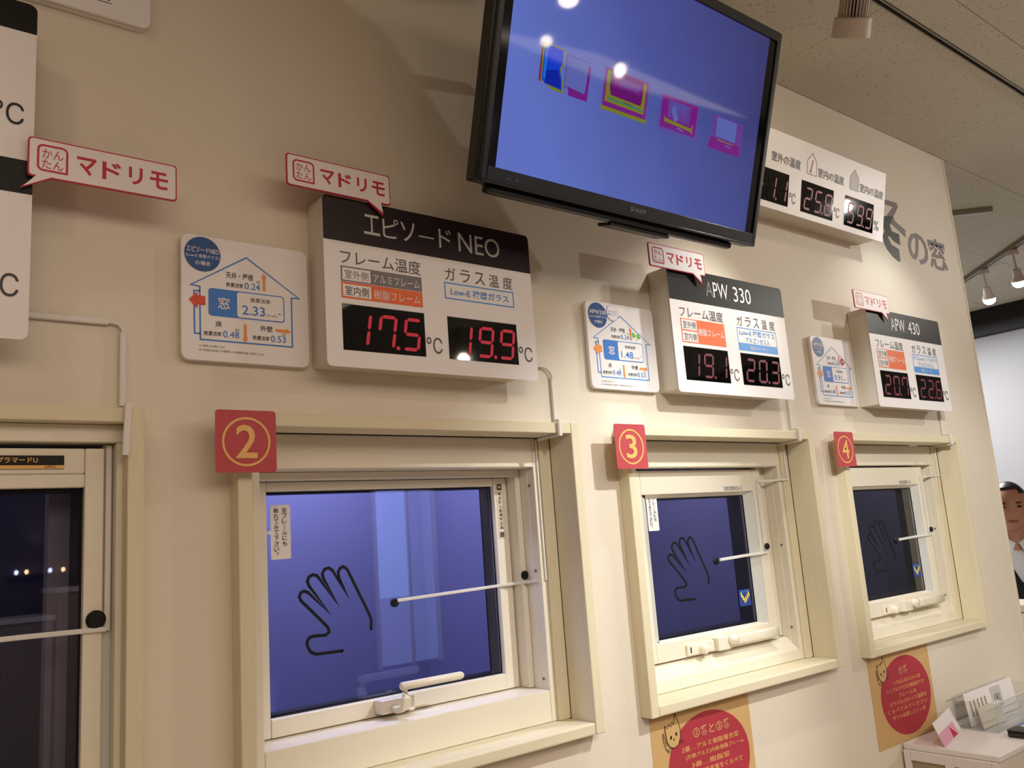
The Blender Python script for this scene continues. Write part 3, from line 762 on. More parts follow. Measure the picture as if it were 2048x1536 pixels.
# ------------------------------------------------------------------ speech bubbles
def bubble(x0, label, tail='r', dx=0.0, wd=0.182):
    t = thing('speech_bubble_sign', label, 'sign', (x0+wd/2, -0.06, 2.04))
    x1 = x0+wd; z0, z1 = (2.0385, 2.0905) if tail != 'b1' else (1.9885, 2.0415)
    if tail == 'b2': z0, z1 = 2.0495, 2.1015
    base = rrect(x0, z0, x1, z1, 0.004, 4)
    def outl(k):
        o = rrect(x0+k, z0+k, x1-k, z1-k, 0.004, 4)
        if tail == 'b1':
            bl = o[:5]; rest = o[5:]
            return bl + [(x0+0.010+k*0.2, z0+k), (x0-0.0085+k*2.2, z0-0.019+k*1.6), (x0+0.027+k*0, z0+k)] + rest
        bl = o[:5]; rest = o[5:]
        return bl + [(x1-0.043, z0+k), (x1-0.014-k*.5, z0-0.021+k*3.0), (x1-0.0185-k*0.0, z0+k)] + rest
    ys = -0.0655
    prism('board', outl(0), ys, ys+0.0025, M['crimson'], t)
    pr = Print((0, ys-0.0001, 0))
    # white inside leaves the crimson rim
    o = outl(0.0018)
    pr._add('face', 'bubble', o, [tuple(range(len(o)))], 1)
    lx, lz0, lz1 = x0+0.0105, z0+0.009, z1-0.008
    pr.line(rrect(lx+0.001, lz0+0.001, lx+0.0345, lz1-0.001, 0.006, 4, (1, 0, 1, 1)), 0.0026, 'crimson', 'logo_frame', 2, True)
    pr.text('かん', lx+0.0055, lz0+0.0180, lx+0.030, lz0+0.0305, 'crimson', 0.0, layer=2)
    pr.text('たん', lx+0.0055, lz0+0.0040, lx+0.030, lz0+0.0160, 'crimson', 0.0, layer=2)
    xs_ = x0+0.0565
    for i, ch in enumerate('マドリモ'):
        a = xs_ + i*0.0305
        wdt = 0.024 if ch != 'リ' else 0.018
        pr.text(ch, a+(0.024-wdt)/2, z0+0.0135, a+(0.024-wdt)/2+wdt, z1-0.0145, 'crimson', 0.022, layer=2)
    pr.build(t)
    return t
bubble(-0.4095, 'speech bubble sign whose tail points down onto the tall banded sign', 'b1', wd=0.184)
bubble(-0.062, 'speech bubble sign whose tail points to the umber headed sign', 'b2')
bubble(0.7470, 'shaded speech bubble sign just under the television corner')
bubble(1.5550, 'brightly lit small speech bubble sign on the farthest temperature sign')

# ------------------------------------------------------------------ temperature signs
def display(pr_parent, x0, z0, w_, h_, s, y, on='segred'):
    bm = bmesh.new()
    bx(bm, x0, x0+w_, y-0.0004, y+0.004, z0, z0+h_, 0.0)
    d = bm_obj('display_window', bm, M['dispblack'], pr_parent)
    pr = Print((x0, y-0.0005, z0), lift=0.0002)
    seven(pr, s, 0.0105, 0.0070, 0.0470, 0.0335, 0.0560, 0.0058, on)
    for o in pr.build(d): pass
    pr = Print((x0, y-0.0004, z0)); pr.rect(0, h_-0.0008, w_, h_, 'midgrey', 'bezel_line', 2); pr.rect(w_-0.0008, 0, w_, h_, 'midgrey', 'bezel_line', 2)
    pr.build(d)
    return d
def sign(x0, head, label, kind, va, vb, on):
    zt = 2.05; t = thing('temperature_sign', label, 'sign', (x0+0.21, 0, zt-0.28))
    box('housing', x0+0.002, x0+0.392, -0.0555, -0.0001, zt-0.272, zt-0.002, M['whitebody'], t, 0.0015)
    prism('front_panel', rrect(x0, zt-0.278, x0+0.42, zt, 0.008), -0.0572, -0.0557, M['white'], t)
    prism('panel_edge', rrect(x0+.0003, zt-0.2777, x0+0.4197, zt-.0003, 0.008), -0.0556, -0.0552, M['edge'], t)
    pr = Print((x0, -0.0572, zt))
    o = rrect(0, -0.0740, 0.42, 0, 0.008, 6, (0, 0, 1, 1)); pr.poly(o, head, 'header_band', 1)
    T = pr.text
    if kind == 2:
        for i, (ch, a, b) in enumerate((('エ', .0725, .1020), ('ピ', .1075, .1375), ('ソ', .1420, .1695), ('ー', .1775, .2080), ('ド', .2180, .2440))):
            if ch == 'ー': T(ch, a, -.0420, b, -.0395, 'lightink', 0)
            else: T(ch, a, -.0545, b, -.0200, 'lightink', 0)
        T('NEO', .259, -.0555, .350, -.0200, 'lightink', 0)
    else:
        T('A', .126, -.0545, .152, -.0180, 'shadowink' if kind == 3 else 'lightink', 0); T('PW', .1535, -.0545, .207, -.0180, 'bubble', 0)
        pr.disk(.211, -.0535, .0018, 'midgrey', 'print', 2, 8)
        T('330' if kind == 3 else '430', .226, -.0555, .292, -.0190, 'bubble', 0)
    T('フレーム温度', .028, -.1110, .177, -.0870, 'grey', 0); 
    for i, ch in enumerate('ガラス温度'):
        T(ch, .227+i*.0315, -.1115, .2485+i*.0315, -.0885, 'grey', 0)
    if kind == 2:
        pr.rect(.028, -.1395, .178, -.1145, 'midgrey', 'grey_bar'); pr.rect(.0305, -.1375, .0805, -.1170, 'white', 'inset_box', 2)
        T('室外側', .0345, -.1350, .0765, -.1200, 'midgrey', 0, layer=3); T('アルミフレーム', .0855, -.1350, .1735, -.1215, 'bubble', 0.0)
        pr.rect(.028, -.1670, .178, -.1403, 'orange', 'orange_bar'); pr.rect(.0305, -.1640, .0805, -.1440, 'white', 'inset_box', 2)
        T('室内側', .0345, -.1620, .0765, -.1465, 'grey', 0.005, layer=3); T('樹脂フレーム', .0855, -.1625, .1735, -.1470, 'bubble', 0.0)
        pr.line([(.2250, -.1440), (.3745, -.1440), (.3745, -.1165), (.2250, -.1165)], .0022, 'skyblue', 'blue_frame', 1, True)
        T('Low-E 複層ガラス', .2365, -.1375, .3635, -.1235, 'skyblue', 0.01)
    else:
        pr.rect(.028, -.1680, .178, -.1145, 'orange', 'orange_bar')
        pr.rect(.0305, -.1395, .0805, -.1165, 'white', 'inset_box', 2); pr.rect(.0305, -.1655, .0805, -.1425, 'white', 'inset_box', 2)
        T('室外側', .0345, -.1365, .0770, -.1195, 'grey', 0.0, layer=3); T('室内側', .0345, -.1630, .0770, -.1460, 'grey', 0.0, layer=3)
        T('樹脂フレーム', .0840, -.1490, .1745, -.1325, 'bubble', 0.01)
        pr.line([(.2250, -.1530), (.3745, -.1530), (.3745, -.1165), (.2250, -.1165)], .0020, 'skyblue', 'blue_frame', 1, True)
        if kind == 3:
            T('Low-E 複層ガラス', .233, -.1335, .368, -.1195, 'skyblue', 0.01); T('アルゴンガス入', .254, -.1505, .346, -.1365, 'skyblue', 0.01)
        else:
            T('ダブルLow-E トリプルガラス', .229, -.1325, .371, -.1205, 'skyblue', 0.0); T('アルゴンガス入', .254, -.1505, .346, -.1365, 'skyblue', 0.0)
        pr.rect(.2240, -.1700, .3755, -.1545, 'skyblue', 'blue_bar'); T('樹脂スペーサー', .266, -.1665, .334, -.1580, 'paleorange' if 0 else 'bubble', 0)
    T('℃', .1815, -.2440, .2125, -.2165, 'grey', 0); T('℃', .3785, -.2440, .4095, -.2165, 'grey', 0)
    pr.build(t)
    display(t, x0+0.028, zt-0.2510, 0.151, 0.0745, va, -0.0573, on)
    display(t, x0+0.226, zt-0.2510, 0.150, 0.0745, vb, -0.0573, on)
sign(0.0, 'head2', 'white temperature sign with an umber header and bright red digits', 2, '17.5', '19.9', 'segred')
sign(0.8075, 'head', 'white temperature sign with a black header, below the television corner', 3, '19.1', '20.3', 'segred2')
sign(1.6230, 'head', 'smallest looking temperature sign with a black header, farthest along the wall', 4, '20.7', '22.6', 'segred2')

# tall double sign at the left border
t = thing('temperature_sign', 'tall white sign with two black bands cut off by the photo border', 'sign', (-0.61, 0, 1.776))
box('housing', -0.818, -0.425, -0.0555, -0.0001, 1.782, 2.226, M['whitebody'], t, 0.0015)
prism('front_panel', rrect(-0.822, 1.776, -0.402, 2.231, 0.010), -0.0572, -0.0557, M['white'], t)
prism('panel_edge', rrect(-0.8217, 1.7763, -0.4023, 2.2307, 0.010), -0.0556, -0.0552, M['edge'], t)
pr = Print((0, -0.0572, 0))
pr.poly(rrect(-0.822, 2.189, -0.402, 2.231, 0.010, 6, (0, 0, 1, 1)), 'head', 'header_band'); pr.rect(-0.822, 1.9655, -0.402, 2.0105, 'head', 'header_band')
pr.text('℃', -0.4485, 2.057, -0.4140, 2.0865, 'black', 0.0); pr.text('℃', -0.4485, 1.829, -0.4140, 1.859, 'black', 0.0)
pr.build(t)
for z in (2.045, 1.815):
    display(t, -0.610, z, 0.151, 0.0745, '   ', -0.0573, 'segred')

# info board at the top left
t = thing('notice_board', 'white rounded notice board with one underlined text line above the tall banded sign', 'sign', (-0.5, 0, 2.27))
prism('panel', rrect(-0.70, 2.274, -0.2465, 2.52, 0.014), -0.0135, -0.0075, M['white'], t, 0.0008)
prism('backing', rrect(-0.698, 2.2715, -0.250, 2.515, 0.014), -0.0070, -0.0002, M['whitebody'], t, 0.0008)
pr = Print((0, -0.0136, 0)); pr.text('冷気を感じにくく結露も付けにくいです。', -0.640, 2.300, -0.3030, 2.3165, 'black', 0.0); pr.rect(-0.66, 2.2965, -0.301, 2.2975, 'black', 'underline')
pr.build(t)

# ------------------------------------------------------------------ U-value cards
def card(x0, kind, label):
    t = thing('info_card', label, 'card', (x0+0.098, 0, 1.778))
    W_ = 0.196 if kind == 2 else 0.2
    prism('board', rrect(x0, 1.7765, x0+W_, 1.9655 if kind == 2 else 1.960, 0.012), -0.0125, -0.0060, M['white'], t, 0.0008)
    prism('backing', rrect(x0+.0015, 1.7755, x0+W_-.0015, 1.9640 if kind == 2 else 1.9585, 0.012), -0.0058, -0.0001, M['whitebody'], t)
    X = x0+0.203 if kind == 2 else x0+0.205
    pr = Print((X, -0.0126, 0 if kind == 2 else -0.006)); T = pr.text
    blue, lb = ('navy', 'blue') if kind == 2 else ('blue', 'skyblue')
    pr.disk(-.172, 1.9365, .0265, 'deepblue', 'blue_disc', 2)
    nm = {2: 'エピソードNEO', 3: 'APW330', 4: 'APW430'}[kind]
    T(nm, -.1955, 1.9385, -.1480, 1.9475, 'bubble', 0.01, layer=3); T('(Low-E 複層ガラス)' if kind < 4 else '(トリプルガラス)', -.1965, 1.9295, -.1475, 1.9360, 'bubble', 0.0, layer=3)
    T('の場合', -.1830, 1.9190, -.1605, 1.9260, 'bubble', 0.01, layer=3)
    lw = .0021
    pr.line([(-.106, 1.9410), (-.1895, 1.8880), (-.1765, 1.8870), (-.1760, 1.8075), (-.0355, 1.8075), (-.0350, 1.8860), (-.0220, 1.8862)], lw, lb if kind > 2 else 'blue', 'house_outline', 1, True)
    pr.line([(-.1770, 1.8800), (-.1848, 1.8800), (-.1842, 1.8160), (-.1770, 1.8160)], lw, 'blue', 'house_outline', 1)
    pr.poly([(-.1925, 1.8655), (-.1800, 1.8785), (-.1800, 1.8730), (-.1685, 1.8725), (-.1685, 1.8590), (-.1800, 1.8590), (-.1800, 1.8530)], 'redorange' if kind == 2 else 'orange2', 'arrow', 2)
    pr.poly(rrect(-.1640, 1.8445, -.0470, 1.8865, .005), 'blue', 'blue_box', 1)
    pr.poly(rrect(-.1215, 1.8462, -.0488, 1.8848, .004), 'white', 'inset_box', 2)
    T('窓', -.1505, 1.8560, -.1325, 1.8740, 'bubble', 0.01, layer=3); T('熱貫流率', -.1010, 1.8715, -.0700, 1.8785, 'black', 0.005, layer=3)
    T({2: '2.33', 3: '1.48', 4: '0.91'}[kind], -.1140, 1.8510, -.0785, 1.8655, 'blue', 0.01, layer=3); T('(W/㎡K)', -.0770, 1.8510, -.0590, 1.8555, 'grey', 0, layer=3); T('※1', -.0575, 1.8560, -.0520, 1.8590, 'grey', 0, layer=3)
    T('天井・屋根', -.1380, 1.9050, -.0960, 1.9150, 'black', 0.005); T('熱貫流率', -.1375, 1.8915, -.1120, 1.8985, 'black', 0.005); T('0.24', -.1095, 1.8915, -.0855, 1.9015, 'blue', 0)
    T('※2', -.0910, 1.9030, -.0850, 1.9065, 'grey', 0); T('※2', -.1250, 1.8245, -.1190, 1.8280, 'grey', 0); T('※2', -.0520, 1.8240, -.0460, 1.8275, 'grey', 0)
    T('床', -.1540, 1.8280, -.1445, 1.8375, 'black', 0.005); T('熱貫流率', -.1710, 1.8140, -.1455, 1.8210, 'black', 0.005); T('0.48', -.1430, 1.8135, -.1190, 1.8235, 'blue', 0)
    T('外壁', -.0865, 1.8280, -.0670, 1.8370, 'black', 0.005); T('熱貫流率', -.0980, 1.8135, -.0725, 1.8205, 'black', 0.005); T('0.53', -.0700, 1.8130, -.0460, 1.8230, 'blue', 0)
    def arrow(x, z, dx, dz, L):
        px, pz = -dz, dx
        pts = [(x, z), (x-dx*.008+px*.0042, z-dz*.008+pz*.0042), (x-dx*.008+px*.0022, z-dz*.008+pz*.0022), (x-dx*L+px*.0022, z-dz*L+pz*.0022), (x-dx*L-px*.0022, z-dz*L-pz*.0022), (x-dx*.008-px*.0022, z-dz*.008-pz*.0022), (x-dx*.008-px*.0042, z-dz*.008-pz*.0042)]
        pr.poly(pts, 'orange2', 'arrow', 2)
    arrow(-.0790, 1.9200, 0, 1, .028); arrow(-.1095, 1.8070, 0, -1, .029); arrow(-.0370, 1.8315, 1, 0, .025)
    T('※1 建具の仕様による', -.1780, 1.7970, -.1410, 1.8000, 'grey', 0.0); T('※2 平成25年省エネ基準4~7地域設計施工指針による', -.1780, 1.7905, -.0810, 1.7938, 'grey', 0.0)
    if kind == 3:
        pr.disk(-.129, 1.9455, .0175, 'blue', 'callout_ring', 2); pr.disk(-.129, 1.9455, .0168, 'white', 'callout_face', 3)
        T('アルゴンガス入', -.1435, 1.9460, -.1145, 1.9500, 'blue', 0, layer=4); T('樹脂スペーサー', -.1435, 1.9400, -.1145, 1.9440, 'blue', 0, layer=4)
        for a, b in ((-.0700, 1.9020), (-.0560, 1.9000)):
            pr.poly([(a-.006, b+.007), (a+.002, b+.005), (a+.006, b-.002), (a-.002, b-.004)], 'green', 'leaf', 3)
        pr.line([(-.063, 1.897), (-.064, 1.888)], .0008, 'green', 'leaf', 3)
    if kind == 4:
        for i in range(8):
            a = R(45*i); pr.disk(-.064+.0065*math.cos(a), 1.9035+.0065*math.sin(a), .0042, 'pink', 'flower', 3, 10)
        pr.disk(-.064, 1.9035, .0035, 'yellow', 'flower_heart', 4, 10)
    pr.build(t)
card(-0.2035, 2, 'white house drawing card beside the umber headed sign, with a red arrow')
card(0.5980, 3, 'white house drawing card with a second round callout and a green leaf')
card(1.4020, 4, 'white house drawing card with a pink flower, beside the farthest sign')

# ------------------------------------------------------------------ outdoor temperature sign, tilted forward
TILT = 0.205                                                      # metres forward per metre up
t = thing('climate_sign', 'long white sign with three red readouts half behind the television', 'sign', (1.42, 0, 2.266))
L0, L1, ZL, ZH = 1.06, 1.774, 2.261, 2.456
def yf(z): return -0.0585 - (z-2.261)*0.215
bm = bmesh.new()
prof = [(0, 2.2665), (0.0, 2.452), (yf(2.452)+0.003, 2.452), (yf(2.2645)+0.003, 2.2645)]
a = [bm.verts.new((L0, y_, z_)) for y_, z_ in prof]; b = [bm.verts.new((L1-0.0005, y_, z_)) for y_, z_ in prof]
# the body stops short of the panel on the right
for v in b: v.co.x = L1-0.028
bm.faces.new(a); bm.faces.new(b[::-1])
for i in range(4): bm.faces.new((a[(i+1) % 4], a[i], b[i], b[(i+1) % 4]))
bmesh.ops.recalc_face_normals(bm, faces=bm.faces); bm_obj('housing', bm, M['whitebody'], t)
bm = bmesh.new()
for th_, (yo) in ((0, 0),):
    q = [bm.verts.new((x, yf(z_)+o, z_)) for o in (0, 0.0024) for x, z_ in ((L0-.004, ZL), (L1, ZL), (L1, ZH), (L0-.004, ZH))]
    for f in ((0, 1, 2, 3), (7, 6, 5, 4), (1, 5, 6, 2), (0, 3, 7, 4), (3, 2, 6, 7), (0, 4, 5, 1)): bm.faces.new([q[i] for i in f])
bmesh.ops.recalc_face_normals(bm, faces=bm.faces); bm_obj('front_panel', bm, M['white'], t)
V_ = Vector((0, -0.215, 1)).normalized()
pr = Print((0, yf(ZL)-0.0002, ZL), V=V_)
def zz(z): return (z-ZL)*math.hypot(1, 0.215)
for i, (x, s) in enumerate(((1.150, '-1.1'), (1.357, '25.8'), (1.565, '59.9'))):
    pr.rect(x, zz(2.2765), x+0.151, zz(2.3570), 'dispblack', 'display_window', 1)
    pr2 = Print(pr.O + pr.U*x + pr.V*zz(2.2765) + pr.N*0.0004, V=V_, lift=0.0002)
    seven(pr2, s, 0.0105, 0.008, 0.0470, 0.0335, 0.0600, 0.0056, 'segred2'); pr2.build(t)
    pr.text('℃' if i < 2 else '%', x+.1560, zz(2.288), x+.1830, zz(2.3150), 'grey', 0.0)
    pr.text('室外の温度' if i == 0 else '室内の温度', x+.0720, zz(2.3790), x+.1990, zz(2.4030), 'grey', 0.01)
    if i:
        h = [(x+.022, zz(2.378)), (x+.0650, zz(2.378)), (x+.0650, zz(2.412)), (x+.0435, zz(2.433)), (x+.022, zz(2.412))]
        if i == 2: pr.poly(h, 'lightink', 'house_fill', 1)
        pr.line(h, .0018, 'midgrey', 'house_outline', 2, True)
        if i == 1: pr.line([(x+.038, zz(2.386)), (x+.046, zz(2.414))], .0045, 'crimson', 'thermometer', 2); pr.disk(x+.0375, zz(2.386), .0045, 'crimson', 'thermometer', 2, 12)
pr.build(t)

# ------------------------------------------------------------------ wall lettering
pr = Print((0, 0.0, 0), lift=0.0004)
FG = [(1.905, 2.449), (1.950, 2.449), (2.022, 2.452), (2.026, 2.438), (1.986, 2.399), (1.992, 2.386), (2.053, 2.366), (2.046, 2.342), (1.985, 2.366), (1.964, 2.374), (1.930, 2.352), (1.905, 2.362), (1.950, 2.398), (1.995, 2.433), (1.905, 2.433)]
pr.poly(FG, 'midgrey', 'letter', 1)
pr.poly([(1.928, 2.390), (1.983, 2.400), (1.954, 2.364), (1.962, 2.346), (2.006, 2.344), (1.996, 2.309), (1.965, 2.316), (1.943, 2.330), (1.930, 2.322), (1.945, 2.300), (1.988, 2.292), (1.980, 2.250), (1.945, 2.262), (1.915, 2.282), (1.904, 2.300), (1.904, 2.324), (1.921, 2.340), (1.915, 2.352)], 'black', 'dark_letter_stroke', 2)
for (x, z0, z1) in ((1.998, 2.309, 2.343), (1.982, 2.252, 2.291)):
    k = z0
    while k < z1: pr.rect(x, k, x+0.008, k+0.0016, 'grey', 'fringe', 2); k += 0.0032
pr.text('の', 2.055, 2.262, 2.184, 2.368, 'midgrey', 0.018, 'letter'); pr.text('窓', 2.190, 2.262, 2.312, 2.370, 'midgrey', 0.018, 'letter')
t = thing('wall_lettering', 'large grey cut-out wall characters beside the long climate sign', 'lettering', (2.1, 0, 2.26))
for o in pr.build(t):
    md = o.modifiers.new('t', 'SOLIDIFY'); md.thickness = 0.0005

# ------------------------------------------------------------------ television
TV = thing('television', 'black flat television tilted down over the signs showing a thermal picture', 'television', (0.5441, -0.2871, 2.2633), local=True)
TV.rotation_euler = (Matrix.Rotation(0.0194, 3, 'Z') @ Matrix.Rotation(0.3085, 3, 'X') @ Matrix.Rotation(-0.0149, 3, 'Y')).to_euler()
bm = bmesh.new()
PX, PZ = 0.349, 0.1963
bx(bm, -0.3605, -PX, -0.003, 0.020, -0.2200, 0.2150, 0.0015); bx(bm, PX, 0.3605, -0.003, 0.020, -0.2200, 0.2150, 0.0015)
bx(bm, -PX, PX, -0.003, 0.020, PZ, 0.2150, 0.0010); bx(bm, -PX, PX, -0.003, 0.020, -0.2200, -PZ, 0.0010)
bm_obj('bezel', bm, M['blackpl'], TV)
box('lower_lip', -0.357, 0.357, -0.0045, 0.004, -0.2225, -0.2185, M['alu'], TV, 0.001)
bpy.data.objects['lower_lip'].data.materials[0] = M['blackpl']
box('screen_panel', -PX, PX, 0.0015, 0.006, -PZ, PZ, M['blackgl'], TV)
bm = bmesh.new()
bx(bm, -0.364, 0.364, 0.006, 0.034, -0.2215, 0.2160, 0.004, 2); bx(bm, -0.325, 0.325, 0.034, 0.062, -0.2190, 0.19, 0.010, 2); bx(bm, -0.22, 0.22, 0.062, 0.075, -0.205, 0.13, 0.008, 2)
bm_obj('rear_case', bm, M['blackpl'], TV)
bm = bmesh.new(); bx(bm, -0.335, 0.30, 0.008, 0.030, -0.236, -0.2216, 0.006, 2); bx(bm, -0.05, 0.11, 0.012, 0.050, -0.243, -0.2361, 0.004, 2)
bm_obj('speaker_bar', bm, M['blackpl'], TV)
# wall bracket
bm = bmesh.new(); bx(bm, -0.11, 0.11, 0.0755, 0.083, -0.10, 0.10, 0.002)
for z in (-0.06, 0.06): cyl(bm, (0, 0.083, z), (0, 0.20 + (0.03 if z > 0 else -0.01), z-0.02), 0.012, n=12)
bm_obj('wall_bracket', bm, M['edge'], TV)
# picture
def screen_mat():
    m = bpy.data.materials.new('thermal_screen_picture'); m.use_nodes = True; nt = m.node_tree; b = nt.nodes['Principled BSDF']
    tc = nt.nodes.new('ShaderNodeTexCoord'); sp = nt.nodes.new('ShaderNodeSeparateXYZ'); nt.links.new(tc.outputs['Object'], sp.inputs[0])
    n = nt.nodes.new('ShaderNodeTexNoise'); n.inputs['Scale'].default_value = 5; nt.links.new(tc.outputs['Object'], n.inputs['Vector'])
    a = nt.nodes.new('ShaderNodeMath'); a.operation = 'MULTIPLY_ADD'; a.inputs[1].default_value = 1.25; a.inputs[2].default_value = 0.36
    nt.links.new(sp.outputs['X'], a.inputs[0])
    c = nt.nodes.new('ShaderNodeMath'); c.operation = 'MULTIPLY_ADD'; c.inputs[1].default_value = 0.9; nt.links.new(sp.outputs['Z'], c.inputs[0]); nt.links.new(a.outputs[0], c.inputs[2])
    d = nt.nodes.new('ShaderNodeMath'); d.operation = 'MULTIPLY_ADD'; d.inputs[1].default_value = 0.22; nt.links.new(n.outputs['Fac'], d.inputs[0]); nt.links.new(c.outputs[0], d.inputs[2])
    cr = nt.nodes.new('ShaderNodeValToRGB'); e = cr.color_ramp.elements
    e[0].position = 0.05; e[0].color = (*lin((104, 122, 208)), 1); e[1].position = 1.0; e[1].color = (*lin((62, 62, 118)), 1)  # gradient holds picture tones plus painted viewing-angle dimming
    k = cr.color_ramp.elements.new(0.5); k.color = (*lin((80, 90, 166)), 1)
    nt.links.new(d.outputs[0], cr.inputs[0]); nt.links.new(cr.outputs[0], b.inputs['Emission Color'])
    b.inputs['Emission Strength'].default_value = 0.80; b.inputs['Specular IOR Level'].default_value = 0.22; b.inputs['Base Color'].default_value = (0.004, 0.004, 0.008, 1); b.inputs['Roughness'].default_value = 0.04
    return m
def scr(name, rgb, s=0.95):
    m = mat(name, (5, 5, 6), 0.04, 0.22, emit=s, ecol=rgb); return m
S_ = dict(blue=scr('scr_blue', (14, 56, 196)), cyan=scr('scr_cyan', (30, 104, 206)), deep=scr('scr_deep', (12, 34, 150)), magenta=scr('scr_magenta', (112, 26, 122)), plum=scr('scr_plum', (96, 58, 138)), olive=scr('scr_olive', (116, 116, 36)), teal=scr('scr_teal', (32, 120, 120)),
          pale=scr('scr_pale', (88, 98, 168)), red=scr('scr_red', (112, 36, 50)), lil=scr('scr_lilac', (106, 60, 136)), wine=scr('scr_wine', (96, 18, 102)), violet=scr('scr_violet', (86, 72, 152)))
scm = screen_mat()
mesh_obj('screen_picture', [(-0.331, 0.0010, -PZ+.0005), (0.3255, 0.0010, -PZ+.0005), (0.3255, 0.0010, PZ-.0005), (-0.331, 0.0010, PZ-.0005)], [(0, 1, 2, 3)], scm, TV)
pr = Print((0, 0.0010, 0), lift=0.00012)
def Q(pts, k, layer): pr.poly(pts, S_[k], 'thermal_patch', layer)
Q([(-0.264, 0.019), (-0.264, -0.042), (-0.259, -0.043), (-0.257, 0.019)], 'red', 1)
Q([(-0.262, 0.0195), (-0.260, -0.041), (-0.235, -0.050), (-0.2095, -0.050), (-0.212, -0.030), (-0.219, -0.012), (-0.213, -0.004), (-0.2155, 0.020)], 'olive', 2)
Q([(-0.258, 0.0175), (-0.258, -0.038), (-0.250, -0.044), (-0.213, -0.046), (-0.215, -0.030), (-0.222, -0.012), (-0.217, -0.004), (-0.218, 0.0175)], 'blue', 3)
Q([(-0.256, 0.015), (-0.256, -0.036), (-0.251, -0.036), (-0.250, 0.015)], 'cyan', 4)
Q([(-0.250, -0.022), (-0.250, -0.043), (-0.215, -0.044), (-0.219, -0.028), (-0.226, -0.016)], 'deep', 4)
def frame_(x0, x1, z0, z1, ins, outer, inner, l):
    Q([(x0, z0), (x1, z0), (x1, z1), (x0, z1)], outer, l); Q([(x0+ins[0], z0+ins[1]), (x1-ins[2], z0+ins[1]), (x1-ins[2], z1-ins[3]), (x0+ins[0], z1-ins[3])], inner, l+1)
frame_(-0.209, -0.1565, -0.040, 0.015, (.002, .002, .002, .002), 'violet', 'pale', 1)
Q([(-0.2005, -0.036), (-0.197, -0.050), (-0.1545, -0.050), (-0.1525, 0.008), (-0.158, 0.008), (-0.161, -0.040)], 'magenta', 3)
Q([(-0.2, -0.034), (-0.162, -0.036), (-0.1615, 0.009), (-0.205, 0.010)], 'pale', 4)
frame_(-0.1200, -0.0065, -0.0515, 0.0195, (.0035, .004, .0035, .001), 'lil', 'magenta', 1)
Q([(-0.121, -0.0525), (-0.0055, -0.0525), (-0.0055, -0.046), (-0.121, -0.046)], 'olive', 3)
Q([(-0.1135, -0.0375), (-0.0135, -0.0385), (-0.0135, 0.0145), (-0.1135, 0.0155)], 'olive', 3)
Q([(-0.108, -0.0325), (-0.018, -0.0335), (-0.018, -0.031), (-0.108, -0.030)], 'teal', 4)
Q([(-0.100, -0.0245), (-0.024, -0.0255), (-0.0215, -0.014), (-0.0215, 0.0165), (-0.1045, 0.0165), (-0.1045, -0.014)], 'wine', 4)
Q([(-0.096, -0.008), (-0.026, -0.008), (-0.024, 0.010), (-0.097, 0.012)], 'magenta', 5)
Q([(-0.086, -0.004), (-0.034, -0.005), (-0.030, 0.0065), (-0.082, 0.009)], 'lil', 6)
Q([(-0.066, -0.0305), (-0.046, -0.0310), (-0.046, -0.0295), (-0.066, -0.029)], 'red', 6)
frame_(0.0255, 0.1385, -0.0530, 0.0130, (.006, .006, .006, .001), 'violet', 'magenta', 1)
Q([(0.043, -0.029), (0.1185, -0.0330), (0.122, -0.024), (0.124, -0.044), (0.116, -0.0385), (0.043, -0.036), (0.040, -0.022)], 'olive', 3)
Q([(0.050, -0.026), (0.112, -0.0275), (0.1135, 0.006), (0.0475, 0.006)], 'plum', 3)
Q([(0.056, -0.012), (0.098, -0.014), (0.104, 0.004), (0.054, 0.004)], 'violet', 4)
pr.disk(0.0665, -0.012, .0065, S_['pale'], 'thermal_patch', 5, 16, .0085); pr.disk(0.072, -0.0225, .007, S_['pale'], 'thermal_patch', 5, 16, .008)
Q([(0.078, -0.0420), (0.099, -0.0435), (0.099, -0.041), (0.080, -0.0395)], 'pale', 4)
frame_(0.1815, 0.2770, -0.0500, 0.0110, (.006, .008, .006, .002), 'plum', 'plum', 1)
Q([(0.172, -0.0545), (0.2745, -0.0550), (0.2700, -0.0330), (0.178, -0.0330)], 'magenta', 3)
Q([(0.194, -0.0290), (0.2545, -0.0300), (0.2555, 0.0080), (0.192, 0.0080)], 'pale', 4)
Q([(0.226, -0.0425), (0.244, -0.0435), (0.244, -0.041), (0.227, -0.0400)], 'pale', 4); Q([(0.2, -0.036), (0.25, -0.037), (0.25, -0.035), (0.2, -0.034)], 'olive', 4)
pr.build(TV)
pr = Print((0, -0.0032, 0)); pr.text('SHARP', -0.0235, -0.2125, 0.0195, -0.2040, 'midgrey', 0.03); pr.text('AQUOS', -0.012, -0.2170, 0.004, -0.2145, 'grey', 0.0)
for x in (-0.306, -0.288, -0.272): pr.disk(x, -0.2095, 0.0016 if x < -.28 else .001, 'midgrey', 'indicator', 1, 10)
pr.build(TV)

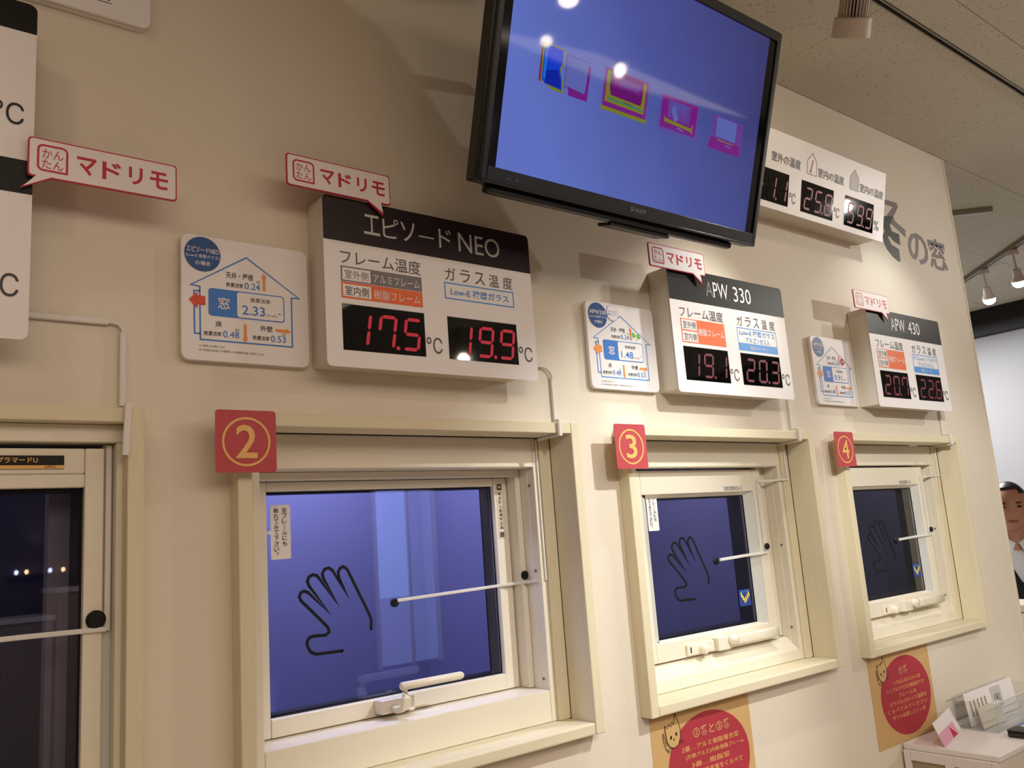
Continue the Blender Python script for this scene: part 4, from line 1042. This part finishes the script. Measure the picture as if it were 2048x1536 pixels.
# ------------------------------------------------------------------ posters below windows 3 and 4
def cat_draw(pr, x, z, s):
    P_ = lambda pts: [(x+a*s, z+b*s) for a, b in pts]
    L = lambda pts, w_=0.0015: pr.line(P_(pts), w_, 'black', 'cat_drawing', 4)
    head = [(-.022, .032), (-.021, .016), (-.019, .002), (-.012, -.008), (0, -.012), (.012, -.008), (.020, .004), (.022, .020), (.017, .036), (.012, .050), (.006, .036), (-.008, .030)]
    pr.poly(P_(head), 'kraft', 'cat_fill', 3)
    L([(-.022, .033), (-.021, .016), (-.019, .002), (-.012, -.008), (0, -.012), (.012, -.008), (.020, .004), (.022, .020), (.017, .036), (.010, .051)])
    L([(-.022, .033), (-.015, .027), (-.010, .034), (-.005, .028), (0, .037), (.004, .031), (.010, .051)], 0.0009)
    L([(-.030, .018), (-.029, .006), (-.025, -.008), (-.018, -.016)], 0.0014); L([(-.030, .018), (-.027, .020), (-.025, .010), (-.021, -.004)], 0.0012)
    for k in (0, .0045, .009): L([(-.018+k, -.010), (-.017+k, -.018)], 0.0009); L([(.018+k, .000), (.0185+k, -.007)], 0.0009)
    for a, b, r in ((-.007, .009, .0026), (.009, .013, .0026), (.001, .004, .0016)): pr.disk(x+a*s, z+b*s, r*s, 'black', 'cat_drawing', 5, 10, r*1.35*s)
def poster(x0, label, title, lines, pink):
    t = thing('poster', label, 'poster', (x0+0.155, 0, 0.91))
    prism('sheet', [(x0, 0.911), (x0+0.309, 0.911), (x0+0.309, 1.1375), (x0, 1.1375)], -0.0008, -0.0002, M['kraft'], t)
    pr = Print((x0, -0.0009, 0))
    pr.disk(.1675, 1.021, .127, 'poster_red', 'red_disc', 1, 48, .097)
    w0 = len(title)*0.0235
    cx = .180 if len(title) > 3 else .166
    pr.text(title, cx-w0/2, 1.0730, cx+w0/2, 1.0925, 'kraft', 0.01)
    for i, (s, a, b) in enumerate(lines):
        z = 1.052 - i*.0165; pr.text(s, .168+a, z, .168+b, z+.0105, 'gold', 0.0)
    cat_draw(pr, .062, 1.078, 1.0)
    pr.build(t)
poster(0.6815, 'tan poster with a red disc under the middle window, cut off below', '②番と③番', [('2番…アルミ樹脂複合窓', -.085, .095), ('(外側:アルミ)内側:樹脂フレーム', -.075, .110), ('3番…樹脂窓', -.06, .06), ('フレームの温度差をくらべて', -.10, .10), ('みてください', -.05, .05)], 0)
poster(1.4780, 'tan poster with a whole red disc above the leaflet cabinet', '④番', [('いちばんあたたかい窓', -.06, .08), ('トリプルガラスの樹脂窓です', -.095, .095), ('フレームも', -.04, .05), ('ガラスもさわって温度を', -.09, .10), ('くらべてみてください', -.105, .10), ('冬でも結露しにくい窓', -.085, .085)], 1)

# ------------------------------------------------------------------ ceiling spot fixtures
def spot(loc, aim, label, glow=True, rail=CEIL, group=None):
    loc = Vector(loc); t = thing('ceiling_spotlight', label, 'spotlight', loc, group)
    d = (Vector(aim)-loc).normalized(); up_ = -d
    bm = bmesh.new()
    lathe(bm, [(0.030, 0.0), (0.041, 0.0), (0.0415, 0.004), (0.040, 0.040), (0.034, 0.043), (0.028, 0.043), (0.0275, 0.012), (0.0274, 0.0)][:6], loc, up_, 32)
    bm_obj('shade', bm, M['lampwhite'], t, False)
    bm = bmesh.new(); cyl(bm, loc+up_*0.0431, loc+up_*0.115, 0.0215, n=20)
    bm_obj('core', bm, M['lampdark'], t)
    bm = bmesh.new(); q = up_.to_track_quat('Z', 'Y')
    for i in range(28):
        a = 2*math.pi*i/28; c0 = Vector((math.cos(a), math.sin(a), 0)); s0 = Vector((-math.sin(a), math.cos(a), 0))*0.0011
        v = [bm.verts.new(loc + q @ (c0*r + s0*k + Vector((0, 0, h)))) for h in (0.0432, 0.112) for r, k in ((0.0217, -1), (0.0325, -1), (0.0325, 1), (0.0217, 1))]
        for f in ((0, 1, 2, 3), (7, 6, 5, 4), (0, 4, 5, 1), (1, 5, 6, 2), (2, 6, 7, 3), (3, 7, 4, 0)): bm.faces.new([v[j] for j in f])
    bmesh.ops.recalc_face_normals(bm, faces=bm.faces); bm_obj('cooling_fins', bm, M['lampwhite'], t)
    bm = bmesh.new(); top = loc+up_*0.112; cyl(bm, top, (top.x, top.y, min(rail+0.002, top.z+0.2)), 0.006, n=12)
    bx(bm, top.x-0.03, top.x+0.03, top.y-0.010, top.y+0.010, rail-0.016, rail-0.0005, 0.002)
    bm_obj('stem', bm, M['lampwhite'], t)
    bm = bmesh.new(); cyl(bm, loc-up_*0.0006, loc-up_*0.0001, 0.0295, n=28)
    bm_obj('lens', bm, M['lampglow'], t)
labs = ['white finned spotlight on the ceiling rail above the nearest window, out of frame',
        'white finned spotlight hanging from the ceiling rail beyond the television',
        'white finned spotlight on the ceiling rail above the farthest sign',
        'white spotlight behind the viewer aimed at the middle window',
        'white spotlight behind the viewer aimed at the farthest window',
        'white spotlight on the room side aimed at the television',
        'white spotlight far down the room aimed back along the wall',
        'white spotlight before the television aimed down at the middle windows',
        'white spotlight in the room beside the one aimed at the television']
for (p, a, wt, cone, c), l in zip(SPOTS, labs): 
    p = Vector(p); a = Vector(a)
    if p.y < -1 or p.x < 0: spot(p, a, l)
vv = (Vector((1.15, -0.365, 2.58)) - CAM).normalized(); axis = right*9 + up*74; axis -= vv*axis.dot(vv); axis.normalize(); axis = (axis - vv*0.06).normalized()
spot((1.152, -0.366, 2.540), Vector((1.152, -0.366, 2.540)) - axis, labs[1])

# ------------------------------------------------------------------ far room beyond the wall end
t = thing('track_light_rail', 'thin grey track rail on the far ceiling above the dark beam', 'rail', (4.0, 0.55, CEIL))
A_, B_ = Vector((4.27, 0.84, CEIL-0.010)), Vector((3.30, -0.18, CEIL-0.010))
bm = bmesh.new(); dd = (B_-A_).normalized(); nn = Vector((-dd.y, dd.x, 0))*0.016
v = [bm.verts.new(p) for z_ in (-0.010, 0.009) for p in (A_+nn+Vector((0, 0, z_)), B_+nn+Vector((0, 0, z_)), B_-nn+Vector((0, 0, z_)), A_-nn+Vector((0, 0, z_)))]
for f in ((3, 2, 1, 0), (4, 5, 6, 7), (0, 1, 5, 4), (1, 2, 6, 5), (2, 3, 7, 6), (3, 0, 4, 7)): bm.faces.new([v[i] for i in f])
bm_obj('rail_body', bm, M['alu'], t)
bm = bmesh.new(); nn2 = nn*0.3
v = [bm.verts.new(p) for p in (A_+nn2+Vector((0, 0, -.0102)), B_+nn2+Vector((0, 0, -.0102)), B_-nn2+Vector((0, 0, -.0102)), A_-nn2+Vector((0, 0, -.0102)))]
bm.faces.new(v[::-1]); bm_obj('slot', bm, M['slot'], t)
def trackhead(f, label):
    p = A_.lerp(B_, f); t = thing('track_lamp', label, 'lamp', (p.x, p.y, p.z-0.13))
    bm = bmesh.new(); bx(bm, p.x-0.02, p.x+0.02, p.y-0.02, p.y+0.02, p.z-0.036, p.z-0.0105, 0.003); cyl(bm, (p.x, p.y, p.z-0.036), (p.x+0.01, p.y, p.z-0.105), 0.005, n=10)
    bm_obj('stem', bm, M['lampwhite'], t)
    bm = bmesh.new(); a = Vector((p.x+0.005, p.y, p.z-0.100)); d = Vector((0.35, 0.1, -1)).normalized()
    lathe(bm, [(0.012, 0), (0.018, 0.004), (0.021, 0.035), (0.032, 0.060), (0.032, 0.062)], a, d, 20)
    bm_obj('shade', bm, M['lampwhite'], t)
    bm = bmesh.new(); lathe(bm, [(0.030, 0.0621), (0.027, 0.080), (0.014, 0.092), (0.003, 0.094)], a, d, 20)
    bm_obj('bulb', bm, M['lampglow2'], t)
trackhead(0.30, 'small lit track lamp on the far ceiling rail nearest the wall end')
trackhead(0.52, 'small lit track lamp on the far ceiling rail, cut off by the photo border')
t = thing('ceiling_rail_stub', 'short slim grey rail on the far ceiling beside the wall end', 'rail', (3.0, 0.24, CEIL))
bm = bmesh.new(); a = Vector((2.80, 0.42, 0)); b = Vector((3.10, 0.125, 0)); dd = (b-a).normalized(); nn = Vector((-dd.y, dd.x, 0))*0.014
v = [bm.verts.new(p+Vector((0, 0, z_))) for z_ in (CEIL-0.022, CEIL-0.0005) for p in (a+nn, b+nn, b-nn, a-nn)]
for f in ((3, 2, 1, 0), (4, 5, 6, 7), (0, 1, 5, 4), (1, 2, 6, 5), (2, 3, 7, 6), (3, 0, 4, 7)): bm.faces.new([v[i] for i in f])
bmesh.ops.recalc_face_normals(bm, faces=bm.faces); bm_obj('rail_body', bm, M['alu'], t)
light('track_wash', 'SPOT', (4.45, 0.75, 2.5), (5.06, 0.75, 2.15), 3, (0.95, 0.97, 1.0), 0.03, 75, 0.8)

# ------------------------------------------------------------------ person
PL = Vector((3.55, 0.43, 0)); PR = Matrix.Rotation(R(-66), 4, 'Z')
PT = thing('person', 'person with black hair in a white shirt and black vest behind the wall end', 'person', PL, local=True)
PT.rotation_euler = (0, 0, R(-66))
HT = 1.575                                   # crown height
def skin(name, chain, edges, material, parent, root=0, sub=2):
    me = bpy.data.meshes.new(name); me.from_pydata([c[0] for c in chain], edges, []); me.update()
    o = bpy.data.objects.new(name, me); link(o, parent)
    md = o.modifiers.new('skin', 'SKIN'); md.use_smooth_shade = True
    sv = me.skin_vertices[0].data
    for i, c in enumerate(chain):
        r = c[1]; sv[i].radius = (r if isinstance(r, tuple) else (r, r)); sv[i].use_root = (i == root)
    sb = o.modifiers.new('sub', 'SUBSURF'); sb.levels = sub; sb.render_levels = sub
    me.materials.append(material)
    return o
# one continuous body: pelvis, spine, neck, head, arms and legs
ch = [((0, 0, .84), (.135, .10)), ((0, 0, .98), (.115, .085)), ((0, 0, 1.12), (.125, .09)), ((0, 0.005, 1.24), (.135, .085)), ((0, 0.01, 1.31), (.060, .055)), ((0, 0.005, 1.37), (.044, .046)), ((0, -.005, 1.44), (.055, .07)),
      ((.13, .01, 1.26), (.052, .052)), ((.185, .01, 1.12), (.042, .042)), ((.20, -.01, .98), (.036, .036)), ((.19, -.09, .86), (.030, .030)), ((.175, -.16, .80), (.022, .026)), ((.165, -.20, .775), (.030, .016)),
      ((-.13, .01, 1.26), (.052, .052)), ((-.185, .01, 1.12), (.042, .042)), ((-.20, -.01, .98), (.036, .036)), ((-.19, -.09, .86), (.030, .030)), ((-.175, -.16, .80), (.022, .026)), ((-.165, -.20, .775), (.030, .016)),
      ((.085, 0, .78), (.085, .085)), ((.09, 0, .45), (.055, .058)), ((.09, .01, .30), (.048, .052)), ((.09, .01, .08), (.034, .036)), ((.09, -.05, .035), (.036, .030)), ((.09, -.12, .025), (.034, .020)),
      ((-.085, 0, .78), (.085, .085)), ((-.09, 0, .45), (.055, .058)), ((-.09, .01, .30), (.048, .052)), ((-.09, .01, .08), (.034, .036)), ((-.09, -.05, .035), (.036, .030)), ((-.09, -.12, .025), (.034, .020))]
ed = [(0, 1), (1, 2), (2, 3), (3, 4), (4, 5), (5, 6), (3, 7), (7, 8), (8, 9), (9, 10), (10, 11), (11, 12), (3, 13), (13, 14), (14, 15), (15, 16), (16, 17), (17, 18), (0, 19), (19, 20), (20, 21), (21, 22), (22, 23), (23, 24), (0, 25), (25, 26), (26, 27), (27, 28), (28, 29), (29, 30)]
skin('body', ch, ed, M['skin'], PT)
# fingers
for s in (1, -1):
    for k, (dx, ln) in enumerate(((-.020, .058), (-.007, .068), (.007, .064), (.020, .050))):
        b0 = Vector((s*.165+dx, -.205, .772)); skin('finger', [(b0, .0085), (b0+Vector((0, -ln*.45, -.008)), .008), (b0+Vector((0, -ln*.8, -.022)), .0072), (b0+Vector((0, -ln, -.036)), .006)], [(0, 1), (1, 2), (2, 3)], M['skin'], PT, 0, 1)
    b0 = Vector((s*.145, -.185, .775)); skin('thumb', [(b0, .010), (b0+Vector((-s*.022, -.022, -.004)), .009), (b0+Vector((-s*.028, -.050, -.014)), .0075)], [(0, 1), (1, 2)], M['skin'], PT, 0, 1)
# head shaped from a sphere
def ellipsoid(bm, c, r, seg=32, rings=24, shape=None):
    bmesh.ops.create_uvsphere(bm, u_segments=seg, v_segments=rings, radius=1.0)
    for v in bm.verts:
        p = v.co.copy()
        q = Vector((p.x*r[0], p.y*r[1], p.z*r[2]))
        if shape: q = shape(p, q)
        v.co = q + Vector(c)
def face_shape(p, q):
    if p.z < 0:                                           # jaw narrows towards the chin
        k = 1 + p.z*0.34; q.x *= k
        if p.y > 0: q.y *= 1 + p.z*0.35
        else: q.y *= 1 + p.z*0.06
    fx = abs(p.x)
    if p.y < -0.3:
        if 0.02 < p.z < 0.24 and 0.18 < fx < 0.6: q.y += 0.008      # eye sockets
        if -0.28 < p.z < 0.12 and fx < 0.2: q.y -= 0.018*(1-fx/0.2)*(1-(p.z+.28)/.4*.8)   # nose
        if -0.62 < p.z < -0.42 and fx < 0.3: q.y -= 0.005
    return q
HC = (0, -.01, 1.4650)
bm = bmesh.new(); ellipsoid(bm, HC, (.074, .092, .112), 40, 32, face_shape)
hd = bm_obj('head', bm, M['skin'], PT, True)
bm = bmesh.new()                                             # hair cap: scalp swept back to a bun
bmesh.ops.create_uvsphere(bm, u_segments=36, v_segments=28, radius=1.0)
kill = []
for v in bm.verts:
    p = v.co.copy(); hair = p.z > (0.50 - max(0, p.y)*1.5 + (0.18 if abs(p.x) < .5 else 0)*(p.y < -.3)) if p.y < 0.15 else p.z > -0.55
    v.co = Vector((p.x*.080, p.y*.098, p.z*.117)) + Vector((0, -.006, 1.468))
    if not hair: kill.append(v)
bmesh.ops.delete(bm, geom=kill, context='VERTS')
hr = bm_obj('hair', bm, M['hair'], PT, True); md = hr.modifiers.new('s', 'SOLIDIFY'); md.thickness = 0.006
bm = bmesh.new(); ellipsoid(bm, (0, .105, 1.46), (.035, .03, .035), 16, 12); bm_obj('hair_bun', bm, M['hair'], PT, True)
for s in (1, -1):
    bm = bmesh.new(); ellipsoid(bm, (s*.029, -.088, 1.4700), (.0125, .006, .0055), 16, 10); bm_obj('eye', bm, M['eye'], PT, True)
    bm = bmesh.new(); ellipsoid(bm, (s*.029, -.0885, 1.4880), (.017, .005, .0028), 16, 8); bm_obj('eyebrow', bm, M['hair'], PT, True)
    bm = bmesh.new(); ellipsoid(bm, (s*.074, .002, 1.455), (.008, .018, .028), 14, 10); bm_obj('ear', bm, M['skin'], PT, True)
bm = bmesh.new(); ellipsoid(bm, (0, -.0925, 1.4080), (.021, .007, .0065), 16, 8); bm_obj('mouth', bm, M['lip'], PT, True)
# clothes follow the body
sc_ = [(c[0], tuple(r+0.012 for r in (c[1] if isinstance(c[1], tuple) else (c[1], c[1])))) for c in ch]
idx = [1, 2, 3, 7, 8, 9, 10, 13, 14, 15, 16]
mp_ = {o: i for i, o in enumerate(idx)}
skin('shirt', [sc_[i] for i in idx] + [((0, 0.006, 1.335), (.056, .055))], [(mp_[a], mp_[b]) for a, b in ed if a in mp_ and b in mp_] + [(mp_[3], len(idx))], M['shirt'], PT)
bm = bmesh.new()                                             # collar wings
for s in (1, -1):
    v = [bm.verts.new(p) for p in ((s*.006, -.070, 1.315), (s*.052, -.045, 1.345), (s*.066, -.062, 1.300), (s*.030, -.088, 1.262))]
    bm.faces.new(v if s > 0 else v[::-1])
cl = bm_obj('collar', bm, M['shirt'], PT); md = cl.modifiers.new('s', 'SOLIDIFY'); md.thickness = 0.004
def vest():
    bm = bmesh.new(); rings = []
    for z_, a, b in ((.80, .150, .118), (.90, .140, .108), (1.0, .136, .104), (1.10, .143, .110), (1.18, .150, .112), (1.25, .148, .108), (1.285, .105, .092)):
        ring = []
        for i in range(32):
            th = 2*math.pi*i/32; x = a*math.cos(th); y_ = b*math.sin(th)
            zz_ = z_
            if math.sin(th) < -0.3 and z_ > 1.15:                 # V neck at the front
                zz_ = z_ - max(0, (0.6-abs(math.cos(th)))/0.6)*(z_-1.15)*1.1
            ring.append(bm.verts.new((x, y_, zz_)))
        rings.append(ring)
    for q, r in zip(rings, rings[1:]):
        for i in range(32): bm.faces.new((q[i], q[(i+1) % 32], r[(i+1) % 32], r[i]))
    o = bm_obj('vest', bm, M['vest'], PT, True); md = o.modifiers.new('s', 'SOLIDIFY'); md.thickness = 0.005
vest()
tr = [0, 19, 20, 21, 22, 25, 26, 27, 28]; mt_ = {o: i for i, o in enumerate(tr)}
skin('trousers', [sc_[i] for i in tr], [(mt_[a], mt_[b]) for a, b in ed if a in mt_ and b in mt_], M['vest'], PT)
for s in (1, -1):
    bm = bmesh.new(); bx(bm, s*.09-.042, s*.09+.042, -.165, .055, 0.0, .060, .018, 3); bm_obj('shoe', bm, M['hair'], PT, True)
# pale counter in front of the person
t = thing('reception_counter', 'pale counter in front of the person behind the wall end', 'counter', (3.05, 0.1, 0))
box('front', 2.95, 3.10, -0.50, 0.90, 0, 1.085, M['white'], t, 0.003); box('top', 2.93, 3.14, -0.52, 0.92, 1.0855, 1.112, M['whitebody'], t, 0.003)

# ------------------------------------------------------------------ leaflet stand at the lower right
t = thing('leaflet_stand', 'white leaflet cabinet with taupe side panels against the display wall', 'cabinet', (1.9, -0.1, 0))
bm = bmesh.new()
bx(bm, 1.59, 2.38, -0.232, -0.006, 0.0, 0.898, 0.0)
bm_obj('carcass', bm, M['whitebody'], t)
box('top', 1.585, 2.385, -0.236, -0.004, 0.8985, 0.912, M['white'], t, 0.002)
# left side: stiles, rails and recessed taupe panels
for y0, y1 in ((-0.232, -0.218), (-0.130, -0.108), (-0.022, -0.006)): box('side_stile', 1.578, 1.5895, y0, y1, 0.02, 0.898, M['white'], t, 0.001)
box('side_rail', 1.578, 1.5895, -0.2175, -0.1305, 0.875, 0.898, M['white'], t, 0.001); box('side_rail', 1.578, 1.5895, -0.1075, -0.0225, 0.875, 0.898, M['white'], t, 0.001)
box('side_panel', 1.586, 1.5898, -0.2175, -0.1305, 0.03, 0.8745, M['taupe'], t); box('side_panel', 1.586, 1.5898, -0.1075, -0.0225, 0.03, 0.8745, M['taupe'], t)
def sheet(name, label, cat_, P0, U, V, w_, h_, material, th=0.0012, prn=None):
    U = Vector(U).normalized(); V = Vector(V).normalized(); N = U.cross(V).normalized(); P0 = Vector(P0)
    t = thing(name, label, cat_, P0)
    vs = [P0 + U*a + V*b + N*c for c in (0, -th) for a, b in ((0, 0), (w_, 0), (w_, h_), (0, h_))]
    mesh_obj('sheet', vs, [(0, 1, 2, 3), (7, 6, 5, 4), (1, 5, 6, 2), (0, 3, 7, 4), (3, 2, 6, 7), (0, 4, 5, 1)], material, t)
    if prn:
        pr = Print(P0+N*0.0001, U, V); prn(pr); pr.build(t)
    return t
def prn1(pr):
    pr.rect(.0, .0, .16, .03, 'paperpink', 'print_band'); pr.poly([(.100, .0), (.15, .0), (.11, .026)], 'crimson', 'print_patch', 2)
sheet('leaflet', 'pink and white leaflet leaning behind the cabinet top edge', 'leaflet', (1.600, -0.105, 0.9125), (1, 0.25, 0.0), (0, 0.45, 1), 0.20, 0.058, M['white'], prn=prn1)
def prn2(pr):
    pr.rect(.150, .020, .215, .075, 'lightink', 'label_patch'); pr.text('181', .168, .032, .200, .055, 'black', 0.0)
    for i in range(5): pr.rect(.02+i*.022, .02, .03+i*.022, .06, 'taupe', 'label_patch')
# acrylic leaflet box
t = thing('acrylic_box', 'clear acrylic leaflet box on the white leaflet cabinet', 'box', (1.95, -0.10, 0.912))
x0, x1, y0, y1, z0, z1 = 1.80, 2.13, -0.150, -0.040, 0.9125, 0.995
for q in ((x0, x1, y0, y0+.003, z0, z1-.012), (x0, x1, y1-.003, y1, z0, z1), (x0, x0+.003, y0+.003, y1-.003, z0, z1-.01), (x1-.003, x1, y0+.003, y1-.003, z0, z1-.01), (x0+.003, x1-.003, y0+.003, y1-.003, z0, z0+.003)):
    box('acrylic_wall', *q, M['acrylic'], t)
box('acrylic_rim', x0, x1, y0, y0+.003, z1-.0119, z1-.010, M['acrylic_edge'], t); box('acrylic_rim', x0, x1, y1-.003, y1, z1+.0001, z1+.002, M['acrylic_edge'], t)
sheet('leaflet', 'white leaflet with a numbered label inside the clear acrylic box', 'leaflet', (1.815, -0.075, 0.917), (1, 0, 0), (0, 0.12, 1), 0.295, 0.082, M['white'], prn=prn2)
sheet('leaflet', 'blank white leaflet in front of the numbered one in the acrylic box', 'leaflet', (1.808, -0.110, 0.917), (1, 0, 0), (0, 0.2, 1), 0.13, 0.052, M['whitebody'])
def prn3(pr):
    for i in range(3): pr.rect(.0, .012+i*.022, .20, .022+i*.022, 'blueband', 'print_band')
sheet('brochure', 'brochure with blue stripes lying on the cabinet front', 'brochure', (1.84, -0.222, 0.9135), (1, 0.0, 0), (0, 1, 0.05), 0.22, 0.065, M['white'], prn=prn3)
t = thing('card_box', 'small black card box on the cabinet front edge', 'box', (1.805, -0.20, 0.912))
box('body', 1.775, 1.825, -0.232, -0.180, 0.9122, 0.925, M['edge'], t, 0.002); box('lid', 1.774, 1.826, -0.233, -0.179, 0.9252, 0.931, M['black'], t, 0.002)

# ------------------------------------------------------------------ the room behind the viewer (seen in the glass)
t = thing('uplight_bar', 'dark bar with four small bulbs on the back wall', 'lamp', (0.53, -5.33, 1.48))
box('bar', 0.36, 0.70, -5.39, -5.33, 1.475, 1.49, M['edge'], t)
for x, k in ((0.40, 'lampglow2'), (0.46, 'bulbwarm'), (0.60, 'lampglow2'), (0.68, 'bulbwarm')):
    bm = bmesh.new(); ellipsoid(bm, (x, -5.32, 1.505), (.012, .012, .015), 14, 10); bm_obj('bulb', bm, M[k], t, True)
light('uplight', 'SPOT', (0.53, -5.26, 1.52), (0.53, -5.40, 1.9), 4, (1.0, 0.8, 0.75), 0.02, 50, 0.8)
for i, (x, w_, h_) in enumerate(((0.28, .50, 1.20), (0.80, .50, 1.36), (-0.45, .7, 1.12))):
    t = thing('display_cabinet', ['low pale cabinet by the back wall under the bar lamp', 'taller pale cabinet by the back wall beside the low one', 'widest pale cabinet by the back wall'][i], 'cabinet', (x, -5.0, 0))
    box('body', x-w_/2, x+w_/2, -5.25, -4.8, 0, h_, M['taupe'], t, 0.004); box('top', x-w_/2-.01, x+w_/2+.01, -5.26, -4.79, h_+.0005, h_+.03, M['white'], t, 0.003)
# daylight window in the back wall
W5 = thing('window_5', None, None, (3.55, -5.4, 0.45), kind='structure')
sky = mat('daylight_pane', (200, 215, 255), 0.4, emit=2.4, ecol=(170, 200, 255)); sky2 = mat('snowy_ground_pane', (200, 210, 240), 0.4, emit=1.2, ecol=(150, 170, 225))
box('glass_pane', 3.26, 3.57, -5.395, -5.39, 1.05, 2.02, sky, W5); box('glass_pane', 3.26, 3.57, -5.395, -5.39, 0.47, 1.049, sky2, W5)
box('glass_pane', 3.60, 3.85, -5.395, -5.39, 0.47, 2.02, sky2, W5)
box('window_frame', 3.572, 3.598, -5.40, -5.37, 0.45, 2.04, M['vinyl'], W5); box('window_frame', 3.22, 3.258, -5.40, -5.37, 0.45, 2.04, M['vinyl'], W5); box('window_frame', 3.852, 3.89, -5.40, -5.37, 0.45, 2.04, M['vinyl'], W5)
